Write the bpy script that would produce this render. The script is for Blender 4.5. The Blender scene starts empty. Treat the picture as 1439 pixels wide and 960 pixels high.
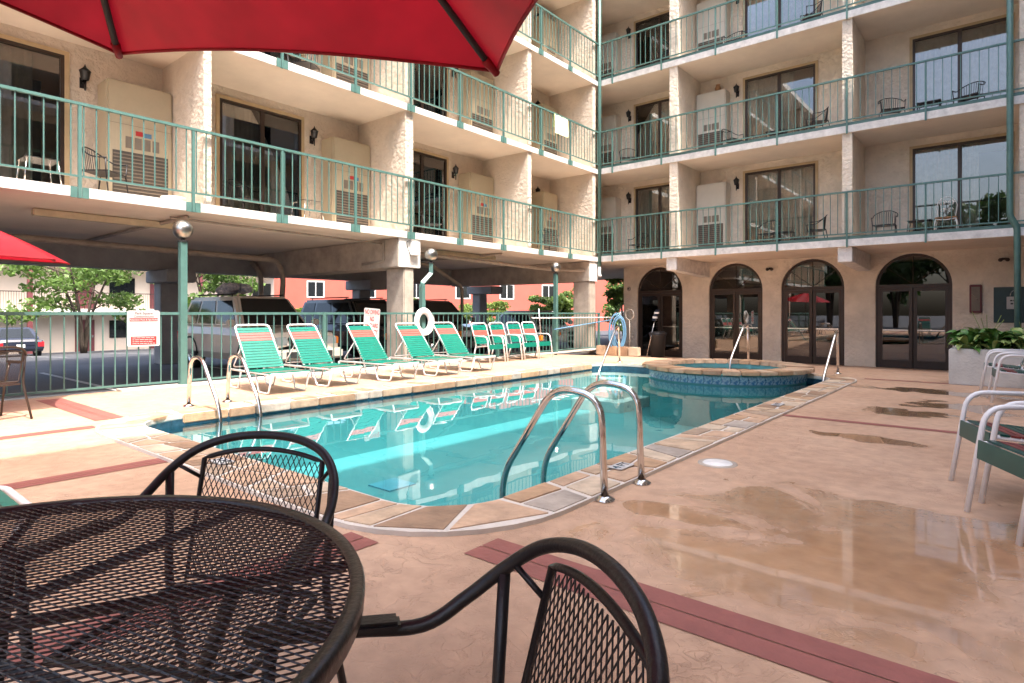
import bpy, bmesh, math, random
from mathutils import Vector, Matrix, Quaternion
random.seed(7)
R = math.radians
C = bpy.context.scene.collection
sc = bpy.context.scene

# ------------------------------------------------------------------ camera, sky, sun, exposure
EYE = 1.2
HEAD = R(39.5)                       # the pool axis (+Y) lies 39.5 degrees right of the view direction
cam = bpy.data.cameras.new('camera')
cam.sensor_width = 36.0
cam.lens = 36.0 * 849 / 1439
cam.shift_y = -40 / 1439
cam.clip_start = 0.03
cam.clip_end = 2000
camo = bpy.data.objects.new('camera', cam); C.objects.link(camo)
camo.location = (0, 0, EYE)
camo.rotation_euler = (R(90), 0, HEAD)
sc.camera = camo

SUN = Vector((1.0, -0.26, 2.1)).normalized()
world = bpy.data.worlds.new('World'); sc.world = world; world.use_nodes = True
wn = world.node_tree
sky = wn.nodes.new('ShaderNodeTexSky'); sky.sky_type = 'NISHITA'; sky.sun_disc = False
sky.sun_elevation = math.asin(SUN.z); sky.sun_rotation = math.atan2(SUN.x, SUN.y)
sky.dust_density = 6.0; sky.air_density = 1.0; sky.ozone_density = 1.0
bg = wn.nodes['Background']; bg.inputs[1].default_value = 0.15
wn.links.new(sky.outputs[0], bg.inputs[0])
sl = bpy.data.lights.new('sun', 'SUN'); sl.energy = 2.0; sl.angle = R(0.5); sl.color = (1, .95, .87)
slo = bpy.data.objects.new('sun', sl); C.objects.link(slo)
slo.rotation_euler = SUN.to_track_quat('Z', 'Y').to_euler(); slo.location = (10, -5, 25)
sc.view_settings.view_transform = 'Standard'; sc.view_settings.look = 'None'
sc.view_settings.exposure = 2.2; sc.view_settings.gamma = 1.0
sc.view_settings.use_curve_mapping = False
sc.cycles.max_bounces = 8; sc.cycles.diffuse_bounces = 6; sc.cycles.transparent_max_bounces = 16
sc.cycles.sample_clamp_indirect = 6

# ------------------------------------------------------------------ materials
def pm(name, col, rough=.6, metal=0., var=.12, vs=4., bump=0., bs=40., spec=.5, col2=None, detail=4, coat=0, bd=.02):
    m = bpy.data.materials.new(name); m.use_nodes = True
    nt = m.node_tree; b = nt.nodes['Principled BSDF']
    b.inputs['Roughness'].default_value = rough; b.inputs['Metallic'].default_value = metal
    b.inputs['Specular IOR Level'].default_value = spec
    if coat: b.inputs['Coat Weight'].default_value = coat
    tc = nt.nodes.new('ShaderNodeTexCoord')
    c2 = col2 or tuple(max(0, c * (1 - var * 2)) for c in col)
    n = nt.nodes.new('ShaderNodeTexNoise'); n.inputs['Scale'].default_value = vs; n.inputs['Detail'].default_value = detail
    n.inputs['Roughness'].default_value = .65
    nt.links.new(tc.outputs['Object'], n.inputs['Vector'])
    r = nt.nodes.new('ShaderNodeValToRGB')
    r.color_ramp.elements[0].position = .3; r.color_ramp.elements[1].position = .7
    r.color_ramp.elements[0].color = (*c2, 1); r.color_ramp.elements[1].color = (*col, 1)
    nt.links.new(n.outputs[0], r.inputs[0]); nt.links.new(r.outputs[0], b.inputs['Base Color'])
    if bump:
        n2 = nt.nodes.new('ShaderNodeTexNoise'); n2.inputs['Scale'].default_value = bs; n2.inputs['Detail'].default_value = 5
        nt.links.new(tc.outputs['Object'], n2.inputs['Vector'])
        bp = nt.nodes.new('ShaderNodeBump'); bp.inputs['Strength'].default_value = bump; bp.inputs['Distance'].default_value = bd
        nt.links.new(n2.outputs[0], bp.inputs['Height']); nt.links.new(bp.outputs[0], b.inputs['Normal'])
    return m

def glassy(name, tint, refl=(1, 1, 1), ior=1.5, rough=0.0, opac=None):
    """thin glass / water surface: Fresnel mix of a tinted see-through and a mirror"""
    m = bpy.data.materials.new(name); m.use_nodes = True
    nt = m.node_tree; nt.nodes.remove(nt.nodes['Principled BSDF'])
    out = nt.nodes['Material Output']
    t = nt.nodes.new('ShaderNodeBsdfTransparent'); t.inputs[0].default_value = (*tint, 1)
    g = nt.nodes.new('ShaderNodeBsdfGlossy'); g.inputs['Roughness'].default_value = rough; g.inputs[0].default_value = (*refl, 1)
    f = nt.nodes.new('ShaderNodeFresnel'); f.inputs[0].default_value = ior
    mx = nt.nodes.new('ShaderNodeMixShader')
    nt.links.new(f.outputs[0], mx.inputs[0]); nt.links.new(t.outputs[0], mx.inputs[1]); nt.links.new(g.outputs[0], mx.inputs[2])
    nt.links.new(mx.outputs[0], out.inputs[0])
    return m, nt, f, g

M = {}
M['stucco'] = pm('stucco', (.70, .60, .49), .9, var=.09, vs=1.2, bump=1.0, bs=11, bd=.05)
M['stucco_brightened'] = pm('stucco_brightened', (.80, .70, .58), .9, var=.12, vs=1.5, bump=1.0, bs=11, bd=.05)  # same stucco, base colour raised to brighten the wing in shade
M['soffit'] = pm('soffit', (.80, .69, .58), .9, var=.08, vs=.8, bump=.15, bs=30)
M['white_paint'] = pm('white_paint', (.82, .80, .77), .7, var=.16, vs=6, bump=.35, bs=18)
M['concrete'] = pm('concrete', (.50, .43, .36), .9, var=.2, vs=2.5, bump=.35, bs=25)
M['concrete_grey'] = pm('concrete_grey', (.36, .36, .36), .9, var=.15, vs=2, bump=.2, bs=25)
M['pipe_tan'] = pm('pipe_tan', (.42, .36, .30), .6, var=.15)
M['green_paint'] = pm('green_paint', (.085, .185, .165), .42, var=.12, vs=6, bump=.08, bs=60)
M['bronze'] = pm('bronze', (.055, .036, .028), .4, metal=.3, var=.15)
M['door_trim'] = pm('door_trim', (.52, .39, .23), .6, var=.1)
M['cabinet'] = pm('cabinet', (.50, .42, .29), .55, var=.06, vs=2)
M['cabinet_pale'] = pm('cabinet_pale', (.62, .58, .50), .55, var=.06, vs=2)
M['grille'] = pm('grille', (.10, .085, .07), .6, var=.2, vs=10)
M['vent'] = pm('vent', (.22, .18, .14), .6)
M['unlit_room'] = pm('unlit_room', (.10, .085, .07), .9)  # darkness of the unlit interiors put into the colour
M['curtain'] = pm('curtain', (.55, .52, .45), .9, var=.12, vs=9)
M['black_iron'] = pm('black_iron', (.018, .016, .018), .38, metal=.2, var=.2, vs=20, bump=.1, bs=120)
M['black_wet'] = pm('black_wet', (.022, .016, .015), .30, metal=.0, var=.25, vs=30, bump=.12, bs=90)
M['lamp_glass'] = pm('lamp_glass', (.55, .5, .42), .2)
M['steel'] = pm('steel', (.72, .70, .68), .12, metal=1, var=.06, vs=10)
M['globe'] = pm('globe', (.46, .44, .40), .3, metal=1, var=.1, vs=8)
M['white_tube'] = pm('white_tube', (.82, .80, .80), .3, var=.04, coat=.3)
M['strap_green'] = pm('strap_green', (.0, .175, .125), .35, var=.1, vs=12, bump=.05)
M['strap_dark'] = pm('strap_dark', (.0, .065, .055), .3, var=.1, vs=12)
M['strap_red'] = pm('strap_red', (.55, .10, .08), .4, var=.1, vs=12)
M['strap_maroon'] = pm('strap_maroon', (.20, .04, .038), .35, var=.1, vs=12)
M['red_cloth'] = None
M['band'] = pm('band', (.30, .10, .08), .6, var=.12, vs=5, bump=.3, bs=18)
M['grout'] = pm('grout', (.64, .58, .52), .85, var=.1, bump=.2)
for i, c in enumerate([(.60, .43, .29), (.54, .34, .20), (.38, .24, .15), (.66, .52, .38), (.46, .33, .23), (.62, .41, .27), (.46, .39, .33)]):
    M['flag%d' % i] = pm('flagstone_%d' % i, c, .6, var=.22, vs=5, bump=.5, bs=14)
M['plaster'] = pm('plaster', (.12, .36, .38), .8, var=.05, vs=2)
M['tile_dark'] = pm('tile_dark', (.03, .09, .14), .2, var=.25, vs=14)
M['tile_blue'] = pm('tile_blue', (.03, .12, .24), .15, var=.5, vs=26, col2=(.30, .42, .48), detail=1)
M['asphalt'] = pm('asphalt', (.062, .064, .072), .8, var=.2, vs=1.2, bump=.3, bs=120)
M['line_paint'] = pm('line_paint', (.5, .5, .5), .8, var=.2, vs=9)
M['beige_far'] = pm('beige_far', (.66, .55, .45), .9, var=.05, vs=.6)
M['maroon'] = pm('maroon', (.15, .035, .04), .6, var=.1)
M['coral'] = pm('coral', (.46, .10, .07), .9, var=.08, vs=.5)
M['pale_far'] = pm('pale_far', (.7, .72, .75), .9, var=.05)
M['bark'] = pm('bark', (.07, .05, .035), .9, var=.25, vs=12, bump=.5)
M['tyre'] = pm('tyre', (.02, .02, .02), .85)
M['rubber'] = pm('rubber', (.03, .03, .03), .7)
M['chrome'] = pm('chrome', (.7, .7, .7), .12, metal=1)
M['silver_car'] = pm('silver_car', (.60, .55, .48), .3, metal=.1, var=.03, coat=.6)
M['black_car'] = pm('black_car', (.015, .016, .018), .2, var=.1, coat=.8)
M['pale_car'] = pm('pale_car', (.55, .56, .57), .3, metal=.3, var=.03, coat=.6)
M['navy_car'] = pm('navy_car', (.015, .02, .04), .25, var=.1, coat=.7)
M['car_glass'] = pm('car_glass', (.012, .015, .017), .06, var=.1)
M['amber'] = pm('amber', (.75, .22, .03), .25)
M['red_lens'] = pm('red_lens', (.6, .02, .03), .25)
M['lens'] = pm('lens', (.62, .64, .66), .12, metal=.4)
M['sign_white'] = pm('sign_white', (.50, .49, .485), .5, var=.03)
M['sign_red'] = pm('sign_red', (.48, .03, .03), .5, var=.05)
M['sign_grey'] = pm('sign_grey', (.20, .15, .15), .6)
M['sign_dark'] = pm('sign_dark', (.02, .05, .05), .4)
M['hose_blue'] = pm('hose_blue', (.12, .27, .42), .45, var=.15, vs=20)
M['towel'] = pm('towel', (.62, .72, .28), .95, var=.0, vs=7, col2=(.85, .86, .75))
M['white_iron'] = pm('white_iron', (.8, .78, .74), .45, var=.05)
M['wood_seat'] = pm('wood_seat', (.35, .18, .08), .6)
M['planter'] = pm('planter', (.62, .60, .56), .9, var=.1, vs=3, bump=.5, bs=30)
M['soil'] = pm('soil', (.05, .035, .025), .95)
M['hosta'] = pm('hosta', (.10, .26, .045), .45, var=.3, vs=3)
M['hosta_pale'] = pm('hosta_pale', (.32, .42, .12), .45, var=.25, vs=5)
M['trash'] = pm('trash', (.02, .02, .022), .5)
M['yellow_tube'] = pm('tube_casing', (.60, .52, .36), .6)

def leafmat(name, col, tr=.35):
    m = pm(name, col, .5, var=.3, vs=1.5)
    nt = m.node_tree; b = nt.nodes['Principled BSDF']; out = nt.nodes['Material Output']
    tl = nt.nodes.new('ShaderNodeBsdfTranslucent'); mx = nt.nodes.new('ShaderNodeMixShader'); mx.inputs[0].default_value = tr
    src = b.inputs['Base Color'].links[0].from_socket
    nt.links.new(src, tl.inputs[0]); nt.links.new(b.outputs[0], mx.inputs[1]); nt.links.new(tl.outputs[0], mx.inputs[2])
    nt.links.new(mx.outputs[0], out.inputs[0])
    return m
M['leaf'] = leafmat('leaf', (.15, .26, .05))
M['leaf_dark'] = leafmat('leaf_dark', (.06, .13, .03))
M['leaf_lime'] = leafmat('leaf_lime', (.22, .32, .06))
M['red_cloth'] = leafmat('red_cloth', (.50, .012, .028), .42)

M['glass'] = glassy('window_glass', (.82, .82, .80), ior=1.9)[0]
M['glass_dark'] = glassy('door_glass', (.5, .46, .43), ior=2.0)[0]
wm, nt, fr, gl = glassy('pool_water', (.66, .91, .92), ior=1.33)
tc = nt.nodes.new('ShaderNodeTexCoord'); nz = nt.nodes.new('ShaderNodeTexNoise'); nz.inputs['Scale'].default_value = 1.6; nz.inputs['Detail'].default_value = 2
bp = nt.nodes.new('ShaderNodeBump'); bp.inputs['Strength'].default_value = .02; bp.inputs['Distance'].default_value = .1
nt.links.new(tc.outputs['Object'], nz.inputs['Vector']); nt.links.new(nz.outputs[0], bp.inputs['Height'])
nt.links.new(bp.outputs[0], fr.inputs['Normal']); nt.links.new(bp.outputs[0], gl.inputs['Normal'])
M['water'] = wm

def deck_material():
    """stamped tan concrete: crackle relief, darker wet patches that are glossy"""
    m = bpy.data.materials.new('deck_concrete'); m.use_nodes = True
    nt = m.node_tree; L = nt.links.new; b = nt.nodes['Principled BSDF']
    tc = nt.nodes.new('ShaderNodeTexCoord'); P = tc.outputs['Object']
    def noise(scale, detail=4, dist=0.):
        n = nt.nodes.new('ShaderNodeTexNoise'); n.inputs['Scale'].default_value = scale
        n.inputs['Detail'].default_value = detail; n.inputs['Distortion'].default_value = dist; L(P, n.inputs['Vector']); return n.outputs[0]
    def math_(op, a, bb=None, cl=False):
        n = nt.nodes.new('ShaderNodeMath'); n.operation = op; n.use_clamp = cl
        for i, v in enumerate((a, bb)):
            if v is None: continue
            if isinstance(v, (int, float)): n.inputs[i].default_value = v
            else: L(v, n.inputs[i])
        return n.outputs[0]
    def ramp(v, p0, p1, c0=(0, 0, 0, 1), c1=(1, 1, 1, 1)):
        if c0[0] < 0: return math_('SUBTRACT', ramp(v, p0, p1), 1.0)
        r = nt.nodes.new('ShaderNodeValToRGB'); r.color_ramp.elements[0].position = p0; r.color_ramp.elements[1].position = p1
        r.color_ramp.elements[0].color = c0; r.color_ramp.elements[1].color = c1; L(v, r.inputs[0]); return r.outputs[0]
    base = ramp(noise(.9, 5), .3, .7, (.46, .29, .19, 1), (.56, .375, .258, 1))
    fine = ramp(noise(9, 5), .3, .75, (.82, .80, .79, 1), (1.08, 1.06, 1.05, 1))
    mul = nt.nodes.new('ShaderNodeMixRGB'); mul.blend_type = 'MULTIPLY'; mul.inputs[0].default_value = 1; L(base, mul.inputs[1]); L(fine, mul.inputs[2])
    # wet patches: a few puddle centres with ragged outlines
    wet = None
    for (x, y, sx, sy) in [(-.75, 2.95, 1.05, .50), (-.55, 4.05, 1.1, .55), (-.25, 3.5, .7, .8), (-1.05, 8.6, .8, .35), (-1.0, 6.6, .5, .22), (-.45, 9.6, .8, .5), (-7.2, .75, .9, .35), (-.8, 11.2, 1.2, .4), (-1.5, 3.4, .45, .16)]:
        mp = nt.nodes.new('ShaderNodeMapping'); mp.vector_type = 'POINT'
        mp.inputs['Location'].default_value = (-x / sx, -y / sy, 0); mp.inputs['Scale'].default_value = (1 / sx, 1 / sy, 0); L(P, mp.inputs['Vector'])
        ln = nt.nodes.new('ShaderNodeVectorMath'); ln.operation = 'LENGTH'; L(mp.outputs[0], ln.inputs[0])
        v = math_('SUBTRACT', 1.0, ln.outputs['Value'])
        wet = v if wet is None else math_('MAXIMUM', wet, v)
    wet = math_('ADD', wet, math_('MULTIPLY', math_('SUBTRACT', noise(1.7, 7, .8), .5), 2.6))
    wetm = ramp(wet, .0, .5)
    dark = nt.nodes.new('ShaderNodeMixRGB'); dark.blend_type = 'MULTIPLY'; dark.inputs[2].default_value = (.90, .80, .67, 1)
    L(wetm, dark.inputs[0]); L(mul.outputs[0], dark.inputs[1]); L(dark.outputs[0], b.inputs['Base Color'])
    rr = ramp(wetm, .15, .6, (.62, .62, .62, 1), (.06, .06, .06, 1)); L(rr, b.inputs['Roughness'])
    L(math_('MULTIPLY', ramp(wetm, .2, .7), 1.0), b.inputs['Coat Weight']); b.inputs['Coat Roughness'].default_value = .02; b.inputs['Coat IOR'].default_value = 1.45
    vor = nt.nodes.new('ShaderNodeTexVoronoi'); vor.feature = 'DISTANCE_TO_EDGE'; vor.inputs['Scale'].default_value = 3.2
    wv = nt.nodes.new('ShaderNodeMixRGB'); wv.inputs[0].default_value = .22; L(P, wv.inputs[1])
    nn = nt.nodes.new('ShaderNodeTexNoise'); nn.inputs['Scale'].default_value = 3; nn.inputs['Detail'].default_value = 4; L(P, nn.inputs['Vector']); L(nn.outputs['Color'], wv.inputs[2])
    L(wv.outputs[0], vor.inputs['Vector'])
    crack = ramp(vor.outputs[0], 0, .03)
    ridg = math_('ABSOLUTE', math_('SUBTRACT', noise(6, 5, 1.2), .5))
    gate = ramp(noise(1.9, 3), .42, .60)
    rid2 = math_('ABSOLUTE', math_('SUBTRACT', noise(15, 4, 1.0), .5)); gate2 = ramp(noise(3.1, 3), .46, .58)
    hgt = math_('ADD', math_('MULTIPLY', math_('MULTIPLY', ramp(ridg, 0, .028, (-1, -1, -1, 1), (0, 0, 0, 1)), gate), .8), math_('ADD', math_('MULTIPLY', math_('MULTIPLY', ramp(rid2, 0, .03, (-1, -1, -1, 1), (0, 0, 0, 1)), gate2), .5), math_('ADD', math_('MULTIPLY', noise(24, 4), .30), math_('MULTIPLY', noise(4, 3), .5))))
    dry = math_('SUBTRACT', 1.0, math_('MULTIPLY', wetm, .85))
    bp = nt.nodes.new('ShaderNodeBump'); bp.inputs['Distance'].default_value = .012
    L(math_('MULTIPLY', dry, .55), bp.inputs['Strength']); L(hgt, bp.inputs['Height']); L(bp.outputs[0], b.inputs['Normal'])
    return m
M['deck'] = deck_material()

# ------------------------------------------------------------------ mesh helpers
WM = {}
def wmat(o):
    return WM.get(o.name, Matrix.Identity(4)) if o else Matrix.Identity(4)
def tag(o, label=None, cat=None, group=None, kind=None):
    if label: o['label'] = label
    if cat: o['category'] = cat
    if group: o['group'] = group
    if kind: o['kind'] = kind
    return o
def thing(name, label, cat, loc=(0, 0, 0), rz=0, group=None):
    o = bpy.data.objects.new(name, None); C.objects.link(o)
    o.location = loc; o.rotation_euler = (0, 0, rz); o.empty_display_size = .1
    WM[o.name] = Matrix.Translation(loc) @ Matrix.Rotation(rz, 4, 'Z')
    return tag(o, label, cat, group)
def put(name, mesh, parent=None, loc=(0, 0, 0), rot=(0, 0, 0), scale=None):
    o = bpy.data.objects.new(name, mesh); C.objects.link(o); o.parent = parent
    o.location = loc; o.rotation_euler = rot
    if scale: o.scale = scale
    return o

class MB:
    def __init__(s): s.v = []; s.f = []; s.smooth = []
    def add(s, vs, fs, sm=False):
        n = len(s.v); s.v += [tuple(p) for p in vs]
        for f in fs: s.f.append(tuple(i + n for i in f)); s.smooth.append(sm)
        return s
    def box(s, x0, x1, y0, y1, z0, z1):
        x0, x1 = min(x0, x1), max(x0, x1); y0, y1 = min(y0, y1), max(y0, y1); z0, z1 = min(z0, z1), max(z0, z1)
        return s.add([(x0, y0, z0), (x1, y0, z0), (x1, y1, z0), (x0, y1, z0), (x0, y0, z1), (x1, y0, z1), (x1, y1, z1), (x0, y1, z1)],
                     [(0, 3, 2, 1), (4, 5, 6, 7), (0, 1, 5, 4), (1, 2, 6, 5), (2, 3, 7, 6), (3, 0, 4, 7)])
    def tube(s, pts, r, n=8, closed=False, caps=True):
        pts = [Vector(p) for p in pts]; m = len(pts); rings = []; prev = None
        for i, p in enumerate(pts):
            if closed: d = pts[(i + 1) % m] - pts[i - 1]
            else: d = pts[min(i + 1, m - 1)] - pts[max(i - 1, 0)]
            d.normalize()
            if prev is None:
                a = Vector((0, 0, 1)) if abs(d.z) < .9 else Vector((1, 0, 0)); u = d.cross(a).normalized()
            else:
                u = (prev - d * prev.dot(d)).normalized()
            prev = u; w = d.cross(u)
            rr = r[i] if isinstance(r, (list, tuple)) else r
            rings.append([p + (u * math.cos(2 * math.pi * k / n) + w * math.sin(2 * math.pi * k / n)) * rr for k in range(n)])
        vs = [q for rg in rings for q in rg]; fs = []
        for i in range(m if closed else m - 1):
            j = (i + 1) % m
            for k in range(n):
                k2 = (k + 1) % n; fs.append((i * n + k, i * n + k2, j * n + k2, j * n + k))
        if not closed and caps:
            fs.append(tuple(range(n - 1, -1, -1))); fs.append(tuple((m - 1) * n + k for k in range(n)))
        return s.add(vs, fs, n > 4)
    def lathe(s, prof, c=(0, 0, 0), n=20, axis='z'):
        vs = []; fs = []
        for (r, z) in prof:
            for k in range(n):
                a = 2 * math.pi * k / n; x, y = r * math.cos(a), r * math.sin(a)
                vs.append((c[0] + x, c[1] + y, c[2] + z) if axis == 'z' else (c[0] + x, c[1] + z, c[2] + y))
        for i in range(len(prof) - 1):
            for k in range(n):
                k2 = (k + 1) % n; fs.append((i * n + k, i * n + k2, (i + 1) * n + k2, (i + 1) * n + k))
        return s.add(vs, fs, True)
    def prism(s, poly, z0, z1):
        n = len(poly); vs = [(x, y, z0) for x, y in poly] + [(x, y, z1) for x, y in poly]
        fs = [tuple(range(n - 1, -1, -1)), tuple(range(n, 2 * n))] + [(i, (i + 1) % n, n + (i + 1) % n, n + i) for i in range(n)]
        return s.add(vs, fs)
    def mesh(s, name, mat, bevel=0):
        me = bpy.data.meshes.new(name); me.from_pydata(s.v, [], s.f); me.polygons.foreach_set('use_smooth', s.smooth)
        if mat: me.materials.append(M[mat] if isinstance(mat, str) else mat)
        if bevel:
            bm = bmesh.new(); bm.from_mesh(me)
            bmesh.ops.bevel(bm, geom=[e for e in bm.edges if len(e.link_faces) == 2 and e.calc_face_angle() > .6], offset=bevel, segments=2, affect='EDGES', clamp_overlap=True)
            bm.to_mesh(me); bm.free()
        me.update(); return me
    def build(s, name, mat, parent=None, w=False, bevel=0, kind=None):
        if w and parent:                       # vertices given in world space
            inv = wmat(parent).inverted(); s.v = [tuple(inv @ Vector(p)) for p in s.v]
        o = put(name, s.mesh(name, mat, bevel), parent)
        if kind: o['kind'] = kind
        return o
def smooth_path(pts, per=6):
    pts = [Vector(p) for p in pts]; out = []
    P = [pts[0] * 2 - pts[1]] + pts + [pts[-1] * 2 - pts[-2]]
    for i in range(1, len(P) - 2):
        for k in range(per):
            t = k / per; a, b, c, d = P[i - 1], P[i], P[i + 1], P[i + 2]
            out.append(.5 * ((2 * b) + (c - a) * t + (2 * a - 5 * b + 4 * c - d) * t * t + (3 * b - a - 3 * c + d) * t ** 3))
    out.append(pts[-1]); return out
def round_corner(pts, r, seg=4):
    """polyline with its inner corners rounded"""
    pts = [Vector(p) for p in pts]; out = [pts[0]]
    for i in range(1, len(pts) - 1):
        a, b, c = pts[i - 1], pts[i], pts[i + 1]
        u = (a - b); v = (c - b); rr = min(r, u.length * .49, v.length * .49); u.normalize(); v.normalize()
        p, q = b + u * rr, b + v * rr
        for k in range(seg + 1):
            t = k / seg; out.append((1 - t) ** 2 * p + 2 * t * (1 - t) * b + t * t * q)
    out.append(pts[-1]); return out
def copy_tree(o, loc, rz, label=None):
    r = o.copy(); C.objects.link(r); r.location = loc; r.rotation_euler = (0, 0, rz)
    if label: r['label'] = label
    WM[r.name] = Matrix.Translation(loc) @ Matrix.Rotation(rz, 4, 'Z')
    for ch in o.children:
        c = ch.copy(); C.objects.link(c); c.parent = r
        for g in ch.children:
            d = g.copy(); C.objects.link(d); d.parent = c
    return r
def text_mesh(body, size, mat, align='CENTER'):
    cu = bpy.data.curves.new('text', 'FONT'); cu.body = body; cu.size = size; cu.align_x = align; cu.align_y = 'CENTER'; cu.offset = size * .025
    o = bpy.data.objects.new('text', cu); C.objects.link(o)
    bpy.context.view_layer.update()
    me = bpy.data.meshes.new_from_object(o.evaluated_get(bpy.context.evaluated_depsgraph_get()))
    bpy.data.objects.remove(o); me.materials.clear(); me.materials.append(M[mat]); return me

# ------------------------------------------------------------------ pool, coping, deck, ground
PX0, PX1, PY0, PY1 = -7.40, -2.48, 2.42, 12.35
CW = .42; RC = .55
SPA = (-4.42, 12.1); SR = 1.6
def loop(off, spa=None):
    """rounded rectangle round the pool, counter-clockwise, offset outward by off"""
    pts = []; r = RC + off
    for cx, cy, a0 in ((PX1 - RC, PY0 + RC, -90), (PX1 - RC, PY1 - RC, 0), (PX0 + RC, PY1 - RC, 90), (PX0 + RC, PY0 + RC, 180)):
        rr = r
        for k in range(9): a = R(a0 + k * 90 / 8); pts.append((cx + rr * math.cos(a), cy + rr * math.sin(a)))
        if a0 == 0 and spa:
            y = PY1 + off; R0 = spa[0]; dx = math.sqrt(R0 * R0 - (y - SPA[1]) ** 2)
            a1 = math.atan2(y - SPA[1], dx); a2 = math.pi - a1
            if spa[1] == 'back': ang = [a1 + (a2 - a1) * k / 16 for k in range(17)]
            else: ang = [a1 - (a1 - (a2 - 2 * math.pi)) * k / 24 for k in range(25)]
            pts += [(SPA[0] + R0 * math.cos(a), SPA[1] + R0 * math.sin(a)) for a in ang]
    return pts
def filled(name, loops, z, mat, kind='structure', fn=None):
    bm = bmesh.new(); es = []
    for lp in loops:
        vs = [bm.verts.new((x, y, z)) for x, y in lp]
        es += [bm.edges.new((vs[i], vs[(i + 1) % len(vs)])) for i in range(len(vs))]
    bmesh.ops.triangle_fill(bm, use_beauty=True, use_dissolve=False, edges=es)
    bmesh.ops.recalc_face_normals(bm, faces=bm.faces)
    for f in bm.faces:
        if f.normal.z < 0: f.normal_flip()
    me = bpy.data.meshes.new(name); bm.to_mesh(me); bm.free(); me.materials.append(M[mat])
    o = put(name, me); o['kind'] = kind; return o
DX0, DX1, FLAT = -10.62, 3.0, 13.9
deck = filled('pool_deck', [[(DX0, -6), (DX1, -6), (DX1, FLAT), (DX0, FLAT)], loop(CW, (SR - .05, 'back'))], 0, 'deck')
WALLY = 20.14; GZ = -.38
d2 = MB(); d2.add([(DX0 - .6, FLAT, 0), (DX1, FLAT, 0), (DX1, WALLY + .5, GZ - .01), (DX0 - .6, WALLY + .5, GZ - .01)], [(0, 1, 2, 3)]); d2.build('sloping_deck', 'deck', kind='structure')
mb = MB(); mb.box(DX0, DX0 + .012, -6, FLAT, -.5, -.002); mb.build('deck_edge', 'concrete', kind='structure')
# asphalt: level under the hotel, falling away behind it
g = MB()
gx = [600, 30, 3.0, -10.4, -19, -48, -700]; gz = [-.13, -.13, -.13, -.13, -.13, -1.35, -1.35]
ys = [-600, -6, 20.3, 700]
for i in range(len(gx) - 1):
    for j in range(3):
        if i == 2 and j == 1: continue          # the pool deck stands here
        g.add([(gx[i + 1], ys[j], gz[i + 1]), (gx[i], ys[j], gz[i]), (gx[i], ys[j + 1], gz[i]), (gx[i + 1], ys[j + 1], gz[i + 1])], [(0, 1, 2, 3)])
g.build('asphalt_ground', 'asphalt', kind='structure')
for i in range(9):
    mb = MB(); y = -5.5 + i * 3.05; mb.add([(-16.6, y, -.125), (-11.6, y, -.125), (-11.6, y + .1, -.125), (-16.6, y + .1, -.125)], [(0, 1, 2, 3)])
    mb.build('parking_line', 'line_paint', kind='structure')
for i in range(6):
    mb = MB(); y = -2 + i * 3.0; zz = lambda x: -.13 + (x + 19) / 29 * 1.22 + .006
    mb.add([(-34, y, zz(-34)), (-28, y, zz(-28)), (-28, y + .1, zz(-28)), (-34, y + .1, zz(-34))], [(0, 1, 2, 3)]); mb.build('parking_line', 'line_paint', kind='structure')
mb = MB(); mb.box(-10.62, -10.36, 3.3, 17.3, .003, .035); mb.build('fence_kerb', 'grout', kind='structure')

# pool basin and water
lp = loop(0); n = len(lp)
sh = MB(); zf = -.88
sh.add([(x, y, -.02) for x, y in lp] + [(x, y, zf) for x, y in lp], [(i, n + i, n + (i + 1) % n, (i + 1) % n) for i in range(n)])
sh.add([(x, y, zf) for x, y in lp], [tuple(range(n))])
basin = sh.build('pool_basin', 'plaster', kind='structure')
tb = MB(); l2 = loop(-.006)
tb.add([(x, y, -.03) for x, y in l2] + [(x, y, -.17) for x, y in l2], [(i, n + i, n + (i + 1) % n, (i + 1) % n) for i in range(n)])
tb.build('waterline_tile', 'tile_dark', basin)
for i in range(3):                                                    # broad steps at the far left corner
    mb = MB(); mb.box(PX0 + .01, -6.2 - i * .3, 11.0 + i * .42, PY1 - .01, -.875, -.66 + i * .19); mb.build('pool_step', 'white_paint', basin)
dr = MB(); dr.box(-5.95, -5.55, 4.5, 4.9, zf + .004, zf + .02); dr.build('floor_drain', pm('drain_cover', (.10, .42, .55), .5), basin)
filled('pool_water', [loop(-.01, (1.49, 'front'))], -.10, 'water')

# flagstone coping: every stone a piece of its own
cop = MB(); lo, li = loop(CW + .012), loop(.0)
cop.add([(x, y, .027) for x, y in li] + [(x, y, .027) for x, y in lo] + [(x, y, -.12) for x, y in li] + [(x, y, -.01) for x, y in lo],
        [(i, n + i, n + (i + 1) % n, (i + 1) % n) for i in range(n)] + [(2 * n + i, i, (i + 1) % n, 2 * n + (i + 1) % n) for i in range(n)] + [(n + i, 3 * n + i, 3 * n + (i + 1) % n, n + (i + 1) % n) for i in range(n)])
coping = cop.build('pool_coping', 'grout', kind='structure')
per = [0]
mid = loop(CW / 2)
for i in range(n): per.append(per[-1] + math.dist(mid[i], mid[(i + 1) % n]))
TOT = per[-1]
def ring_pt(s, t):
    s %= TOT
    for i in range(n):
        if per[i + 1] >= s: break
    u = (s - per[i]) / (per[i + 1] - per[i]); j = (i + 1) % n
    a = (li[i][0] + (li[j][0] - li[i][0]) * u, li[i][1] + (li[j][1] - li[i][1]) * u)
    b = (lo[i][0] + (lo[j][0] - lo[i][0]) * u, lo[i][1] + (lo[j][1] - lo[i][1]) * u)
    return (a[0] + (b[0] - a[0]) * t, a[1] + (b[1] - a[1]) * t)
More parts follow.
